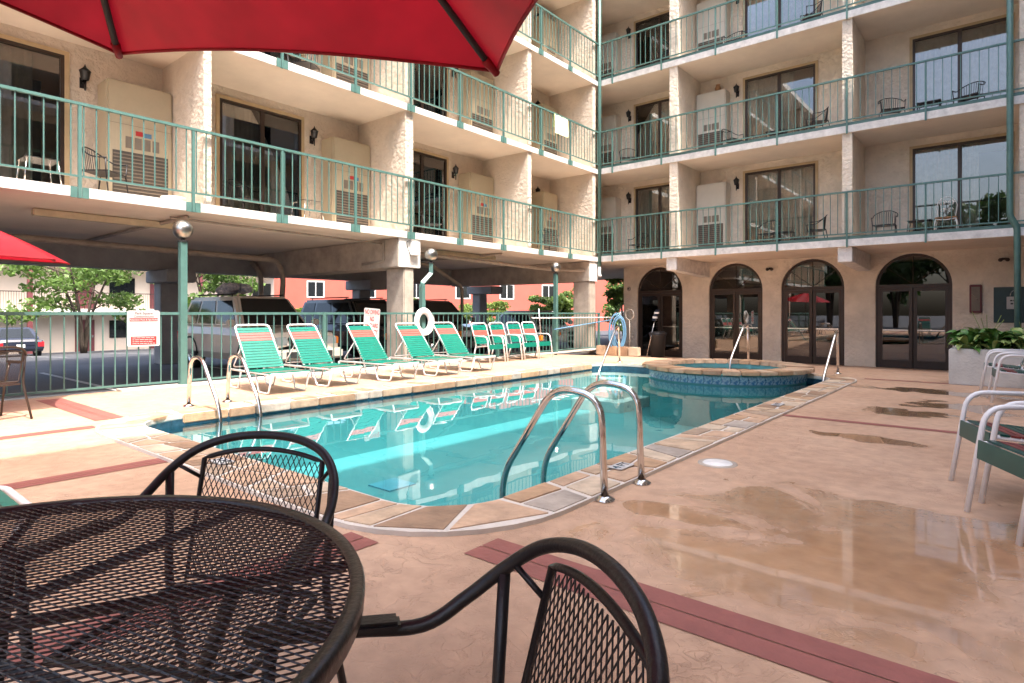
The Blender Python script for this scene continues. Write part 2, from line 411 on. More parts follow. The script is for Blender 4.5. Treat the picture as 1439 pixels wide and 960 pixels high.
def inset(poly, d):
    cx = sum(p[0] for p in poly) / len(poly); cy = sum(p[1] for p in poly) / len(poly)
    return [(p[0] + (cx - p[0]) * min(.4, d / max(.03, math.dist(p, (cx, cy)))), p[1] + (cy - p[1]) * min(.4, d / max(.03, math.dist(p, (cx, cy))))) for p in poly]
def stone(poly):
    poly = inset([ring_pt(*p) for p in poly], .028)
    cx = sum(p[0] for p in poly) / len(poly); cy = sum(p[1] for p in poly) / len(poly)
    if math.dist((cx, cy), SPA) < SR + .05: return
    h_ = .030 + random.uniform(-.001, .004)
    mb = MB(); mb.prism(inset(poly, .004), h_ - .006, h_ + .003); mb.prism(poly, .004, h_ - .004)
    mb.build('flagstone', 'flag%d' % random.choice([0, 0, 1, 2, 3, 3, 4, 5, 5, 6]), coping)
s = 0.; skew0 = 0.
while s < TOT - .25:
    L_ = random.uniform(.27, .48); e = min(s + L_, TOT); sk = random.uniform(-.12, .12)
    if TOT - e < .3: e = TOT; sk = 0
    k = random.random(); a0, a1, b0, b1 = s - skew0, s + skew0, e - sk, e + sk
    m0 = random.uniform(.35, .65); m1 = random.uniform(.35, .65); S0 = a0 + (a1 - a0) * m0; S1 = b0 + (b1 - b0) * m1
    if k < .14:
        stone([(a0, 0), (b0, 0), (b1, 1), (a1, 1)])
    elif k < .62:
        stone([(a0, 0), (b0, 0), (S1, m1), (S0, m0)]); stone([(S0, m0), (S1, m1), (b1, 1), (a1, 1)])
    else:
        c = random.uniform(.35, .65); q0 = a0 + (b0 - a0) * c
        stone([(a0, 0), (q0, 0), (a1 + .04, 1), (a1, 1)] if False else [(a0, 0), (q0, 0), (a1 + (b1 - a1) * .35, 1), (a1, 1)])
        stone([(q0, 0), (b0, 0), (b1, 1), (a1 + (b1 - a1) * .35, 1)])
    s = e; skew0 = sk
# left edge of the coping shows a rough stone face above the water
y0 = PY0 + .55
while y0 < PY1 - .6:
    w_ = random.uniform(.22, .62); mb = MB(); mb.box(PX0 - .05, PX0 + .02 + random.uniform(0, .02), y0 + .005, y0 + w_ - .005, -.078, .024)
    mb.build('edge_stone', 'flag%d' % random.choice([4, 4, 2, 6, 1]), coping, bevel=.012); y0 += w_

# spa
spa = thing('spa', 'raised round spa with flagstone rim and blue tiled wall at the end of the pool', 'spa', (SPA[0], SPA[1], 0))
mb = MB(); mb.lathe([(1.15, -.55), (1.15, .10), (1.47, .10), (1.47, -1.12)], n=56); mb.build('basin', 'plaster', spa)
mb = MB(); mb.lathe([(0.001, -.5), (1.14, -.5)], n=40); mb.build('basin_floor', 'plaster', spa)
mb = MB(); mb.lathe([(0.001, .045), (1.149, .045)], n=48); mb.build('spa_water', 'water', spa)
tm = MB(); w_ = .151
tm.box(-w_ / 2 + .004, w_ / 2 - .004, -.008, .012, -.072, .072); tme = tm.mesh('tile', 'tile_blue')
for k in range(62):
    a = 2 * math.pi * k / 62; 
    if math.sin(a) > .25: continue
    put('tile', tme, spa, (1.482 * math.cos(a), 1.482 * math.sin(a), -.005), (0, 0, a - math.pi / 2))
for k in range(30):
    a0 = 2 * math.pi * k / 30 + .006; a1 = 2 * math.pi * (k + 1) / 30 - .006; am = (a0 + a1) / 2; ro = 1.6 + random.uniform(-.02, .03)
    mb = MB(); poly = [(1.12 * math.cos(a0), 1.12 * math.sin(a0)), (ro * math.cos(a0), ro * math.sin(a0)), (ro * 1.003 * math.cos(am), ro * 1.003 * math.sin(am)), (ro * math.cos(a1), ro * math.sin(a1)), (1.12 * math.cos(a1), 1.12 * math.sin(a1)), (1.12 * math.cos(am), 1.12 * math.sin(am))]
    mb.prism(poly, .095, .165 + random.uniform(0, .012)); mb.build('rim_stone', 'flag%d' % random.choice([0, 1, 2, 4, 5, 5]), spa, bevel=.012)
# deck bands
def band(pts, z=.004, name='deck_band'):
    mb = MB(); mb.add([(x, y, z) for x, y in pts], [(0, 1, 2, 3)]); mb.build(name, 'band', kind='structure')
def hband(y, x0, x1, w, split=True):
    if split:
        band([(x0, y - w / 2), (x1, y - w / 2), (x1, y - .004), (x0, y - .004)]); band([(x0, y + .004), (x1, y + .004), (x1, y + w / 2), (x0, y + w / 2)])
    else: band([(x0, y - w / 2), (x1, y - w / 2), (x1, y + w / 2), (x0, y + w / 2)])
def vband(x, y0, y1, w):
    band([(x - w / 2, y0), (x - .004, y0), (x - .004, y1), (x - w / 2, y1)]); band([(x + .004, y0), (x + w / 2, y0), (x + w / 2, y1), (x + .004, y1)])
hband(2.30, -2.10, 2.9, .26); hband(7.50, -2.05, 2.9, .13, False); hband(12.6, -2.05, 2.9, .13, False)
vband(-5.32, -5.9, 1.99, .20); vband(-7.45, -5.9, 2.12, .18); vband(-2.66, -5.9, 1.99, .24); hband(2.38, -10.3, -7.84, .30)
lid = MB(); lid.lathe([(0.001, .012), (.105, .012), (.115, .004)], n=28); o = lid.build('skimmer_cover', 'white_paint'); o.location = (-1.80, 4.76, 0)
tag(o, 'round white skimmer lid set in the tan deck', 'lid')
lid = MB(); lid.lathe([(.115, .006), (.15, .006), (.152, .0)], n=28); lid.build('rim', 'concrete', o)
def marker(loc, rz, txt):
    o = MB().box(-.10, .10, -.06, .06, 0, .006).build('depth_marker', 'sign_white'); o.location = loc; o.rotation_euler = (0, 0, rz)
    t = put('lettering', text_mesh(txt, .10, 'tile_dark'), o, (0, 0, .0075)); return o
tag(marker((-2.27, 4.05, .041), R(90), '4 FT'), 'white depth tile on the coping beside the pool ladder feet', 'depth tile')
tag(marker((-2.27, 8.05, .041), R(90), '4 FT'), 'white depth tile on the coping near the thin red deck band', 'depth tile')
tag(marker((-4.75, 2.2, .041), 0, '3 FT'), 'white depth tile on the coping behind the mesh chair', 'depth tile')

# ------------------------------------------------------------------ hotel wings
XL, YR = -10.60, 17.42
XB, YB = -12.37, 19.2
LV = [3.06, 5.97, 8.90, 11.82]
ST = .155
wingL = thing('hotel_wing', 'cream stucco hotel wing raised on concrete columns over the parking', 'hotel wing', (-14, 6, -.13), group=None)
wingR = thing('hotel_wing', 'cream stucco hotel wing with arched bronze doors at ground level', 'hotel wing', (-5, 20, -.38))
wingE = thing('hotel_wing', 'tall cream hotel wing whose shadow falls across the pool', 'hotel wing', (6, 4, -.13))
for zi, z in enumerate(LV):
    MB().box(-17.6, XL, -9, YR - .02, z - ST, z).build('floor_slab', 'soffit', wingL, w=True)
    MB().box(XL, XL + .03, -9, YR - .03, z - ST + .004, z - .005).build('slab_edge', 'white_paint', wingL, w=True)
    MB().box(-17.6, 2.6, YR, 27, z - ST, z).build('floor_slab', 'soffit', wingR, w=True)
    MB().box(XL + .06, 2.6, YR - .03, YR, z - ST + .004, z + .03).build('slab_edge', 'white_paint', wingR, w=True)
MB().box(-17.6, XL + .3, -9, YR - .02, 14.6, 14.9).build('roof', 'white_paint', wingL, w=True)
MB().box(-17.6, 2.6, YR - .3, 27, 14.6, 14.9).build('roof', 'white_paint', wingR, w=True)
MB().box(-17.55, -17.35, -9, YR, LV[0], 14.6).build('rear_wall', 'stucco', wingL, w=True)
MB().box(-17.55, 2.6, 26.8, 27, LV[0], 14.6).build('rear_wall', 'stucco', wingR, w=True)
WL = [(-8.78, -8.63), (-4.30, -4.15), (.16, .31), (4.61, 4.74), (9.07, 9.30), (13.59, 13.76), (17.06, 17.24)]
WR = [(-8.09, -7.83), (-3.34, -3.11), (.16, .40)]
tops = LV[1:] + [14.6]
for fl in range(4):
    z0, z1 = LV[fl], tops[fl] - (ST if fl < 3 else 0)
    for a, b in WL: MB().box(XB, XL - .02, a, b, z0, z1).build('dividing_wall', 'stucco', wingL, w=True)
    for a, b in WR: MB().box(a, b, YR + .02, YB, z0, z1).build('dividing_wall', 'stucco_brightened', wingR, w=True)

door_frames = {}
def sliding_door(wing, axis, p, a, b, z0, z1, open_side=0, curtain=1.0, inner=None):
    """a sliding glass door in a wall; axis 'x': wall plane x=p, door runs along y from a to b"""
    sgn = 1
    def bx(u0, u1, d0, d1, zz0, zz1):           # u along wall, d outward from the wall plane
        if axis == 'x': return (p + d0, p + d1, u0, u1, zz0, zz1)
        return (u0, u1, p - d1, p - d0, zz0, zz1)
    mid = (a + b) / 2; fr = MB(); t = .055
    for q in ((a, a + t, -.05, .03, z0, z1), (b - t, b, -.05, .03, z0, z1), (a + t, b - t, -.05, .03, z1 - t, z1), (a + t, b - t, -.05, .03, z0, z0 + .06), (mid - .045, mid + .045, -.04, .02, z0 + .06, z1 - t)):
        fr.box(*bx(*q))
    d = fr.build('sliding_door', 'bronze', wing, w=True)
    WM[d.name] = wmat(wing)
    for q in ((a + t, mid - .045), (mid + .045, b - t)):
        MB().box(*bx(q[0], q[1], -.012, -.004, z0 + .06, z1 - t)).build('pane', 'glass', d, w=True)
    tr = MB()                                    # timber trim round the opening
    for q in ((a - .07, a, -.01, .035, z0, z1 + .07), (b, b + .07, -.01, .035, z0, z1 + .07), (a, b, -.01, .035, z1, z1 + .07)): tr.box(*bx(*q))
    tr.build('trim', 'door_trim', d, w=True)
    # curtains behind the glass, pleated
    cu = MB(); N = 44; w0 = a + t; w1 = b - t
    if curtain < 1: w1 = w0 + (w1 - w0) * curtain
    vs = []
    for k in range(N + 1):
        u = w0 + (w1 - w0) * k / N; dd = -.16 + .035 * math.sin(k * 1.9) + .012 * math.sin(k * .7)
        for zz in (z0 + .03, z1 - .04):
            vs.append((p + dd, u, zz) if axis == 'x' else (u, p - dd, zz))
    cu.add(vs, [(2 * k, 2 * k + 1, 2 * k + 3, 2 * k + 2) for k in range(N)], True)
    cu.build('curtain', 'curtain', d, w=True)
    bk = MB(); bk.box(*bx(a - .1, b + .1, -1.9, -1.86, z0 - .05, z1 + .05)); bk.build('dark_backing', 'unlit_room', d, w=True)  # dark panel added behind the curtain, standing in for unlit room depth
    return d
def back_wall(wing, axis, p, a, b, z0, z1, holes, mat):
    """wall strip with rectangular door openings"""
    mb = MB(); cur = a
    def bx(u0, u1, zz0, zz1): mb.box(p - .2, p, u0, u1, zz0, zz1) if axis == 'x' else mb.box(u0, u1, p, p + .2, zz0, zz1)
    for (h0, h1, ht) in sorted(holes):
        if h0 > cur: bx(cur, h0, z0, z1)
        bx(h0, h1, ht, z1); cur = h1
    if cur < b: bx(cur, b, z0, z1)
    mb.build('back_wall', mat, wing, w=True)

def lantern_mesh():
    t = {}
    t['bracket'] = MB().box(-.02, .0, -.05, .05, -.16, .02).tube([(0, 0, -.06), (.07, 0, -.10), (.11, 0, -.04)], .012, 6).tube([(.11, 0, -.22), (.11, 0, -.05)], .014, 6).mesh('bracket', 'black_iron')
    c = MB(); c.lathe([(.035, -.05), (.06, -.04), (.085, .10), (.095, .105), (.03, .17), (.012, .20), (.004, .23)], (.11, 0, 0), 8); t['cage'] = c.mesh('cage', 'black_iron')
    g_ = MB(); g_.lathe([(.046, -.03), (.074, .095)], (.118, 0, 0), 8); t['lamp_pane'] = g_.mesh('lamp_pane', 'lamp_glass')
    return t
LT = lantern_mesh(); nl = [0]
def lantern(loc, rz, where):
    o = thing('wall_lantern', 'black wall lantern ' + where, 'lantern', loc, rz, 'wall lanterns on the balconies')
    for k, me in LT.items(): put(k, me, o)
    return o
def cabinet(wing, axis, p, a, b, dep, z0, h_, mat, sticker=False):
    """tall metal air conditioner cabinet against the back wall"""
    def bx(u0, u1, d0, d1, zz0, zz1):
        return (p + d0, p + d1, u0, u1, zz0, zz1) if axis == 'x' else (u0, u1, p - d1, p - d0, zz0, zz1)
    c = MB().box(*bx(a, b, .003, dep, z0, z0 + h_)).build('air_conditioner_cabinet', mat, wing, w=True, bevel=.03); WM[c.name] = wmat(wing)
    w_ = b - a
    MB().box(*bx(a + .08 * w_, b - .08 * w_, dep - .004, dep + .012, z0 + .05, z0 + .95)).build('grille', 'grille', c, w=True)
    sl_ = MB()
    for k in range(14): sl_.box(*bx(a + .09 * w_, b - .09 * w_, dep + .012, dep + .022, z0 + .08 + k * .062, z0 + .10 + k * .062))
    sl_.build('louvre', 'vent', c, w=True)
    v = MB()
    for k in range(4): v.box(*bx(a + w_ * (.27 + .135 * k), a + w_ * (.375 + .135 * k), dep - .004, dep + .008, z0 + 1.02, z0 + 1.22))
    v.build('vent', 'vent', c, w=True)
    sm = MB(); sm.box(*bx(a + .02, b - .02, dep - .002, dep + .004, z0 + 1.42, z0 + 1.425)); sm.build('seam', 'vent', c, w=True)
    if sticker:
        MB().box(*bx(a + w_ * .42, a + w_ * .53, dep - .002, dep + .006, z0 + 1.26, z0 + 1.34)).build('sticker', 'sign_red', c, w=True)
        MB().box(*bx(a + w_ * .535, a + w_ * .66, dep - .002, dep + .006, z0 + 1.25, z0 + 1.33)).build('sticker', 'hose_blue', c, w=True)
for fl in range(4):
    z0, z1 = LV[fl], tops[fl] - (ST if fl < 3 else 0)
    holes = []
    for i in range(len(WL) - 1):
        a, b = WL[i][1], WL[i + 1][0]
        if i == 5: da, db = a + .9, a + 2.2
        else: da, db = a + .93, a + 2.76
        holes.append((da, db, z0 + 2.5))
        if i >= 2 and fl < 3:
            sliding_door(wingL, 'x', XB, da, db, z0 + .02, z0 + 2.5, curtain=random.choice([.45, .6, 1, .8]))
            if i == 5: ca, cb = a + 2.25, b - .2
            else: ca, cb = b - 1.06, b - .01
            cabinet(wingL, 'x', XB, ca, cb, .5, z0, 2.17, 'cabinet', fl == 0)
            lantern((XB + .01, db + .27, z0 + 2.18), 0, 'beside a tan cabinet %s, %s balcony row' % (('above the sunlit umbrella', 'above the first loungers', 'above the cranked lamp post', 'in the corner bay', '')[i - 2], ('lowest', 'middle', 'upper')[fl]))
    back_wall(wingL, 'x', XB, WL[0][0], YB + .2, z0, z1, holes, 'stucco')
    holes = []
    for i, (ca, cb, da, db, lx) in enumerate([(-11.55, -10.75, -10.17, -8.35, -10.4), (-7.80, -6.85, -6.38, -4.37, -6.62), (None, None, -2.0, 0.02, None)]):
        holes.append((da, db, z0 + 2.5))
        if fl < 3:
            sliding_door(wingR, 'y', YB, da, db, z0 + .02, z0 + 2.5, curtain=1.0 if (i + fl) % 2 else .7)
            if ca:
                cabinet(wingR, 'y', YB, ca, cb, .42, z0, 2.25, 'cabinet_pale')
                lantern((lx, YB - .01, z0 + 2.2), R(-90), 'on the arched-door wing %s, %s balcony row' % ('beside the green downpipe' if i == 0 else 'in the middle bay', ('lowest', 'middle', 'upper')[fl]))
    back_wall(wingR, 'y', YB, XB - .2, 2.6, z0, z1, holes, 'stucco_brightened')
# railings with every bar
post_me = MB().box(-.022, .022, -.022, .022, -.17, 1.20).box(.0, .016, -.115, -.03, -.17, -.01).box(.0, .016, .03, .115, -.17, -.01).mesh('post', 'green_paint')
bolt_me = MB().lathe([(0.001, .004), (.012, .004), (.012, 0)], n=8, axis='y').mesh('bolt', 'rubber')
bar_me = MB().box(-.008, .008, -.008, .008, .16, 1.2).mesh('baluster', 'green_paint')
postR_me = MB().box(-.02, .02, -.02, .02, -.2, 1.20).mesh('post', 'green_paint')
def railing(wing, axis, p, a, b, z0, posts, vis, step=.16):
    def W(u, zz): return (p, u, zz) if axis == 'x' else (u, p, zz)
    mb = MB()
    for zz, t in ((1.215, .026), (.15, .018)):
        if axis == 'x': mb.box(p - t, p + t, a, b, z0 + zz - t * .8, z0 + zz + t * .8)
        else: mb.box(a, b, p - t, p + t, z0 + zz - t * .8, z0 + zz + t * .8)
    if axis == 'y': mb.box(a, b, p + .03, p + .045, z0 + .0, z0 + .09)
    r = mb.build('railing', 'green_paint', wing, w=True)
    inv = wmat(wing).inverted()
    rz = 0 if axis == 'x' else R(-90)
    for u in posts: put('post', post_me if axis == 'x' else postR_me, r, inv @ Vector(W(u, z0)), (0, 0, rz))
    far = MB(); u = a + .08
    while u < b:
        if all(abs(u - q) > .04 for q in posts):
            if vis[0] <= u <= vis[1]: put('baluster', bar_me, r, inv @ Vector(W(u, z0)))
            else:
                x, y, z = W(u, z0); far.box(x - .008, x + .008, y - .008, y + .008, z + .16, z + 1.2)
        u += step
    if far.v: far.build('baluster', 'green_paint', r, w=True, kind='stuff') if False else far.build('far_balusters', 'green_paint', r, w=True, kind='stuff')
PL = [-8.5, -6.9, -5.3, -3.7, -2.1, -.4, 1.2, 2.81, 4.41, 6.01, 7.66, 9.18, 10.77, 12.44, 14.13, 15.65]
PR = [-10.06, -8.33, -6.63, -4.92, -3.22, -1.55]
for fl in range(4):
    railing(wingL, 'x', XL + .05, -8.9, YR - .1, LV[fl], PL, [(1.6, 17.3), (5.0, 17.3), (12.0, 17.3), (99, 99)][fl])
    railing(wingR, 'y', YR - .05, XL + .12, 2.5, LV[fl] + .02, PR, (-10.5, .1) if fl < 3 else (99, 99), .17)
# wing over parking: beams, columns, pipes, tube lights
for a, b in ((.0, .5), (8.86, 9.52), (16.85, 17.38)):
    MB().box(-17.0, XL - .03, a, b, 2.24, 2.90).build('beam', 'concrete', wingL, w=True, bevel=.02)
    if a > 5: MB().box(XL - .028, XL - .012, a + .01, b - .01, 2.25, 2.90).build('beam_end', 'white_paint', wingL, w=True)
MB().box(-17.45, -17.0, -9, 17.3, 2.30, 2.90).build('edge_beam', 'concrete_grey', wingL, w=True)
for y0, y1 in ((.1, .4), (9.05, 9.35), (16.9, 17.3)):
    MB().box(-11.28, XL - .05, y0, y1, -.13, 2.235).build('column', 'concrete', wingL, w=True, bevel=.02)
for yc in (.4, 6.5, 12.7, 18.7):
    MB().box(-17.4, -16.95, yc - .22, yc + .22, -.13, 1.98).build('column', 'concrete_grey', wingL, w=True, bevel=.02)
    MB().box(-17.6, -16.2, yc - .35, yc + .35, 1.985, 2.295).build('column_cap', 'concrete_grey', wingL, w=True, bevel=.02)
for y, x0, x1, zz in ((12.9, -16.8, -11, 2.86), (4.5, -16.8, -11, 2.86)):
    MB().tube([(x0, y, zz), (x1, y, zz)], .035, 8).build('drain_pipe', 'pipe_tan', wingL, w=True)
MB().tube(round_corner([(-16.6, 2.2, 2.66), (-15.3, 3.0, 2.72), (-15.0, 8.4, 2.60), (-15.2, 8.7, 2.2), (-15.6, 8.75, -.1)], .25), .07, 10).build('drain_pipe', 'pipe_tan', wingL, w=True)
MB().tube(round_corner([(-16.9, 8.7, 2.66), (-16.5, 8.75, 2.3), (-16.6, 8.8, 1.9), (-16.6, 8.8, -.1)], .2), .07, 10).build('drain_pipe', 'pipe_tan', wingL, w=True)
MB().tube(round_corner([(-11.6, 9.6, 2.72), (-11.6, 16.0, 2.62), (-10.9, 16.8, 2.6), (-10.7, 17.0, 2.6)], .3), .055, 10).build('drain_pipe', 'pipe_tan', wingL, w=True)
MB().tube(round_corner([(-11.2, 9.0, 2.8), (-11.2, 4.4, 2.85), (-11.2, 4.3, 2.85)], .1), .022, 8).build('conduit', 'pipe_tan', wingL, w=True)
MB().tube(round_corner([(-11.1, 8.83, 2.86), (-11.1, 8.83, 2.4), (-11.9, 8.83, 2.36)], .06), .03, 8).build('conduit', 'pipe_tan', wingL, w=True)
MB().tube(round_corner([(-14, 10.2, 2.84), (-14, 13, 2.7), (-14.6, 15, 2.1), (-14.8, 15.2, -.1)], .2), .06, 8).build('drain_pipe', 'pipe_tan', wingL, w=True)
for y0, x in ((2.6, -12.2), (11.2, -11.9)):
    o = MB().box(x - .08, x + .08, y0, y0 + 2.4, 2.78, 2.895).build('tube_light', 'yellow_tube', bevel=.015); 
    tag(o, 'long tube light casing under the soffit ' + ('left of the concrete beam' if y0 < 5 else 'right of the concrete beam'), 'light')
bx_ = MB().box(XL - .012, XL + .10, 9.18, 9.42, 2.52, 2.84).build('junction_box', 'white_paint', bevel=.01); tag(bx_, 'white junction box on the end of the concrete beam', 'junction box')
MB().tube(smooth_path([(XL + .05, 9.16, 2.86), (XL + .05, 9.05, 2.8), (XL + .06, 9.10, 2.6), (XL + .05, 9.17, 2.5)]), .008, 6).build('cable', 'rubber', bx_)
# main green downpipe in the corner and the right one
for (x, y, nm, zt, zb) in ((XL + .06, YR - .06, 'in the corner between the two wings', 14.6, 2.75), (.0, YR - .10, 'at the planter end of the arched wing', 14.6, 3.35)):
    if zb > 3: path = round_corner([(x, y, zt), (x, y, 3.35), (x + .12, y + .05, 3.1), (x + .14, y + .05, -.3)], .08)
    else: path = [(x, y, zt), (x, y, zb)]
    mb = MB(); mb.tube(path, .062, 12); o = mb.build('downpipe', 'green_paint'); tag(o, 'green downpipe ' + nm, 'downpipe')
    if zb < 3: MB().tube(round_corner([(x, y, zb + .02), (x, y, 2.55), (x + .02, y - .02, 2.45), (x + .08, y - .08, 2.42)], .06), .05, 10).build('outlet', 'white_paint', o)

# ground floor wall with arches
AR = [(-9.74, .88), (-7.03, .88), (-4.69, .89), (-2.10, .90)]
SPR = 1.97
def arch_pts(cx, r, k=18, z0=GZ):
    return [(cx - r, z0)] + [(cx - r * math.cos(math.pi * i / k), SPR + r * math.sin(math.pi * i / k)) for i in range(k + 1)] + [(cx + r, z0)]
bm = bmesh.new(); x0, x1, zt = -11.17, 3.0, LV[0] - ST
outer = [(x0, GZ - .1)]
for cx, r in AR: outer += [(cx - r, GZ - .1)] + arch_pts(cx, r)[1:-1] + [(cx + r, GZ - .1)]
outer += [(x1, GZ - .1), (x1, zt), (x0, zt)]
vs = [bm.verts.new((x, WALLY, z)) for x, z in outer]; es = [bm.edges.new((vs[i], vs[(i + 1) % len(vs)])) for i in range(len(vs))]
bmesh.ops.triangle_fill(bm, use_beauty=True, use_dissolve=False, edges=es)
ex = bmesh.ops.extrude_face_region(bm, geom=bm.faces[:])
for v in [g_ for g_ in ex['geom'] if isinstance(g_, bmesh.types.BMVert)]: v.co.y += .28
bmesh.ops.recalc_face_normals(bm, faces=bm.faces[:])
me = bpy.data.meshes.new('arched_wall'); bm.to_mesh(me); bm.free(); me.materials.append(M['stucco_brightened'])
inv = wmat(wingR).inverted(); me.transform(inv); put('arched_wall', me, wingR)
MB().box(-11.0, 3, 24, 24.2, -.4, 2.9).build('lobby_wall', 'unlit_room', wingR, w=True)
MB().box(-11.17, 3, WALLY + .3, 24, GZ - .06, GZ - .02).build('lobby_floor', 'unlit_room', wingR, w=True)
MB().box(-11.17, -11.0, WALLY + .29, 24, GZ, 2.9).build('lobby_end_wall', 'unlit_room', wingR, w=True)
for i, (cx, r) in enumerate(AR):
    d = MB(); yf = WALLY + .08
    pts = [(x, yf, z) for x, z in arch_pts(cx, r - .035)]
    fr = MB()
    ap, ai = arch_pts(cx, r), arch_pts(cx, r - .075)
    m_ = len(ap)
    fr.add([(x, yf, z) for x, z in ap] + [(x, yf, z) for x, z in ai] + [(x, yf + .07, z) for x, z in ai], [(k, k + 1, m_ + k + 1, m_ + k) for k in range(m_ - 1)] + [(m_ + k, m_ + k + 1, 2 * m_ + k + 1, 2 * m_ + k) for k in range(m_ - 1)])
    fr.box(cx - r + .075, cx + r - .075, yf - .004, yf + .07, SPR - .06, SPR + .04)
    dr = fr.build('arched_door', 'bronze', wingR, w=True); WM[dr.name] = wmat(wingR)
    for sgn in (-1, 1):
        u0, u1 = (cx - r + .08, cx - .012) if sgn < 0 else (cx + .012, cx + r - .08)
        lf = MB(); zb, zt2 = GZ + .02, SPR - .065
        for q in ((u0, u0 + .085, zb, zt2), (u1 - .085, u1, zb, zt2), (u0 + .085, u1 - .085, zt2 - .09, zt2), (u0 + .085, u1 - .085, zb, zb + .22)): lf.box(q[0], q[1], yf + .005, yf + .05, q[2], q[3])
        lf.build('door_leaf', 'bronze', dr, w=True)
        MB().box(u0 + .085, u1 - .085, yf + .022, yf + .030, zb + .22, zt2 - .09).build('pane', 'glass_dark', dr, w=True)
        MB().box(u0 + .09, u1 - .09, yf - .012, yf + .004, .70, .735).build('push_bar', 'steel', dr, w=True)
    MB().tube([(cx - .10, yf - .05, .62), (cx - .10, yf - .05, .85)], .012, 6).tube([(cx - .10, yf - .05, .62), (cx - .10, yf + .01, .62)], .012, 6).tube([(cx - .10, yf - .05, .85), (cx - .10, yf + .01, .85)], .012, 6).build('handle', 'bronze', dr, w=True)
    fan = arch_pts(cx, r - .075)[1:-1]
    gm = MB(); gm.add([(x, yf + .035, z) for x, z in fan], [tuple(range(len(fan)))]); gm.build('fan_pane', 'glass_dark', dr, w=True)
    sp = MB()
    for a_ in (40, 90, 140): sp.tube([(cx, yf + .025, SPR + .04), (cx + (r - .08) * math.cos(R(a_)), yf + .025, SPR + (r - .08) * math.sin(R(a_)))], .011, 4)
    sp.build('muntin', 'bronze', dr, w=True)
for xa, xb in ((-8.21, -7.88), (-3.45, -3.12)):
    mb = MB(); y0, y1 = YR + .05, WALLY - .002
    mb.add([(xa, y0, 2.905), (xb, y0, 2.905), (xb, y1, 2.905), (xa, y1, 2.905), (xa, y0, 2.52), (xb, y0, 2.52), (xb, y1, 2.42), (xa, y1, 2.42)], [(0, 3, 2, 1), (4, 5, 6, 7), (0, 1, 5, 4), (1, 2, 6, 5), (2, 3, 7, 6), (3, 0, 4, 7)])
    mb.build('bracket_beam', 'white_paint', wingR, w=True, bevel=.012)
o = MB().box(-.83, -.57, WALLY - .10, WALLY - .003, 1.20, 1.95).build('wall_box', 'maroon', bevel=.015); tag(o, 'narrow dark red box with mesh front on the stucco wall above the planter', 'wall box')
MB().box(-.79, -.61, WALLY - .112, WALLY - .099, 1.26, 1.89).build('screen', 'vent', o); MB().tube([(-.78, WALLY - .12, 1.7), (-.62, WALLY - .12, 1.5)], .008, 5).build('rod', 'steel', o)
o = MB().box(-.33, .3, WALLY - .03, WALLY - .003, .95, 1.87).build('notice_board', 'sign_dark', bevel=.006); tag(o, 'dark notice panel on the stucco wall beside the downpipe', 'sign')
MB().box(-.07, .2, WALLY - .045, WALLY - .031, 1.30, 1.62).build('panel', 'sign_white', o, bevel=.02)
MB().box(.0, .05, WALLY - .047, WALLY - .0452, 1.50, 1.535).box(.065, .13, WALLY - .047, WALLY - .0452, 1.50, 1.54).box(.01, .06, WALLY - .047, WALLY - .0452, 1.42, 1.46).box(.075, .12, WALLY - .047, WALLY - .0452, 1.42, 1.46).build('worn_print', 'rubber', o)
MB().tube(smooth_path([(.0, WALLY - .04, 1.62), (.03, WALLY - .045, 1.74), (.13, WALLY - .04, 1.80)]), .008, 6).build('hanger', 'steel', o)
o = MB().lathe([(0.001, -.05), (.05, -.045), (.07, 0), (.085, 0)], n=16, axis='y').build('wall_speaker', 'pipe_tan'); o.location = (-10.95, WALLY - .012, 2.1); tag(o, 'small round fixture on the stucco beside the first arch', 'fixture')
MB().lathe([(0.001, -.055), (.03, -.055)], n=12, axis='y').build('eye', 'rubber', o)
def flood(loc, where):
    o = thing('floodlight', 'small twin floodlight ' + where, 'floodlight', loc)
    MB().box(-.05, .05, -.03, 0, -.03, .03).build('base', 'bronze', o)
    for s_ in (-1, 1): MB().lathe([(.02, .02), (.045, -.05), (.05, -.09), (.001, -.085)], (s_ * .07, -.03, -.03), 10, 'y').build('head', 'bronze', o)
flood((-5.9, WALLY - .002, 2.62), 'between the second and third arch'); flood((-.12, WALLY - .002, 2.6), 'above the dark notice panel')
# the shading wing behind: slabs, piers, glazing
MB().box(3.4, 10, -4.5, 27, -.13, 18.45).build('wall', 'stucco', wingE, w=True)
for k in range(6):
    MB().box(2.45, 3.39, -4.5, YR - .4, LV[0] + 2.92 * k - .16, LV[0] + 2.92 * k).build('floor_slab', 'white_paint', wingE, w=True)
MB().box(2.45, 10, -4.5, 27, 18.46, 18.6).build('roof', 'white_paint', wingE, w=True)
for k in range(2, 8):
    MB().box(2.6, 3.39, -12 + 4.1 * k, -11.75 + 4.1 * k, -.13, 18.44).build('pier', 'white_paint', wingE, w=True)
    for f_ in range(6): MB().box(3.36, 3.398, -11 + 4.1 * k, -9.2 + 4.1 * k, LV[0] + 2.92 * (f_ - 1) + .1, LV[0] + 2.92 * (f_ - 1) + 2.4).build('window', 'car_glass', wingE, w=True)

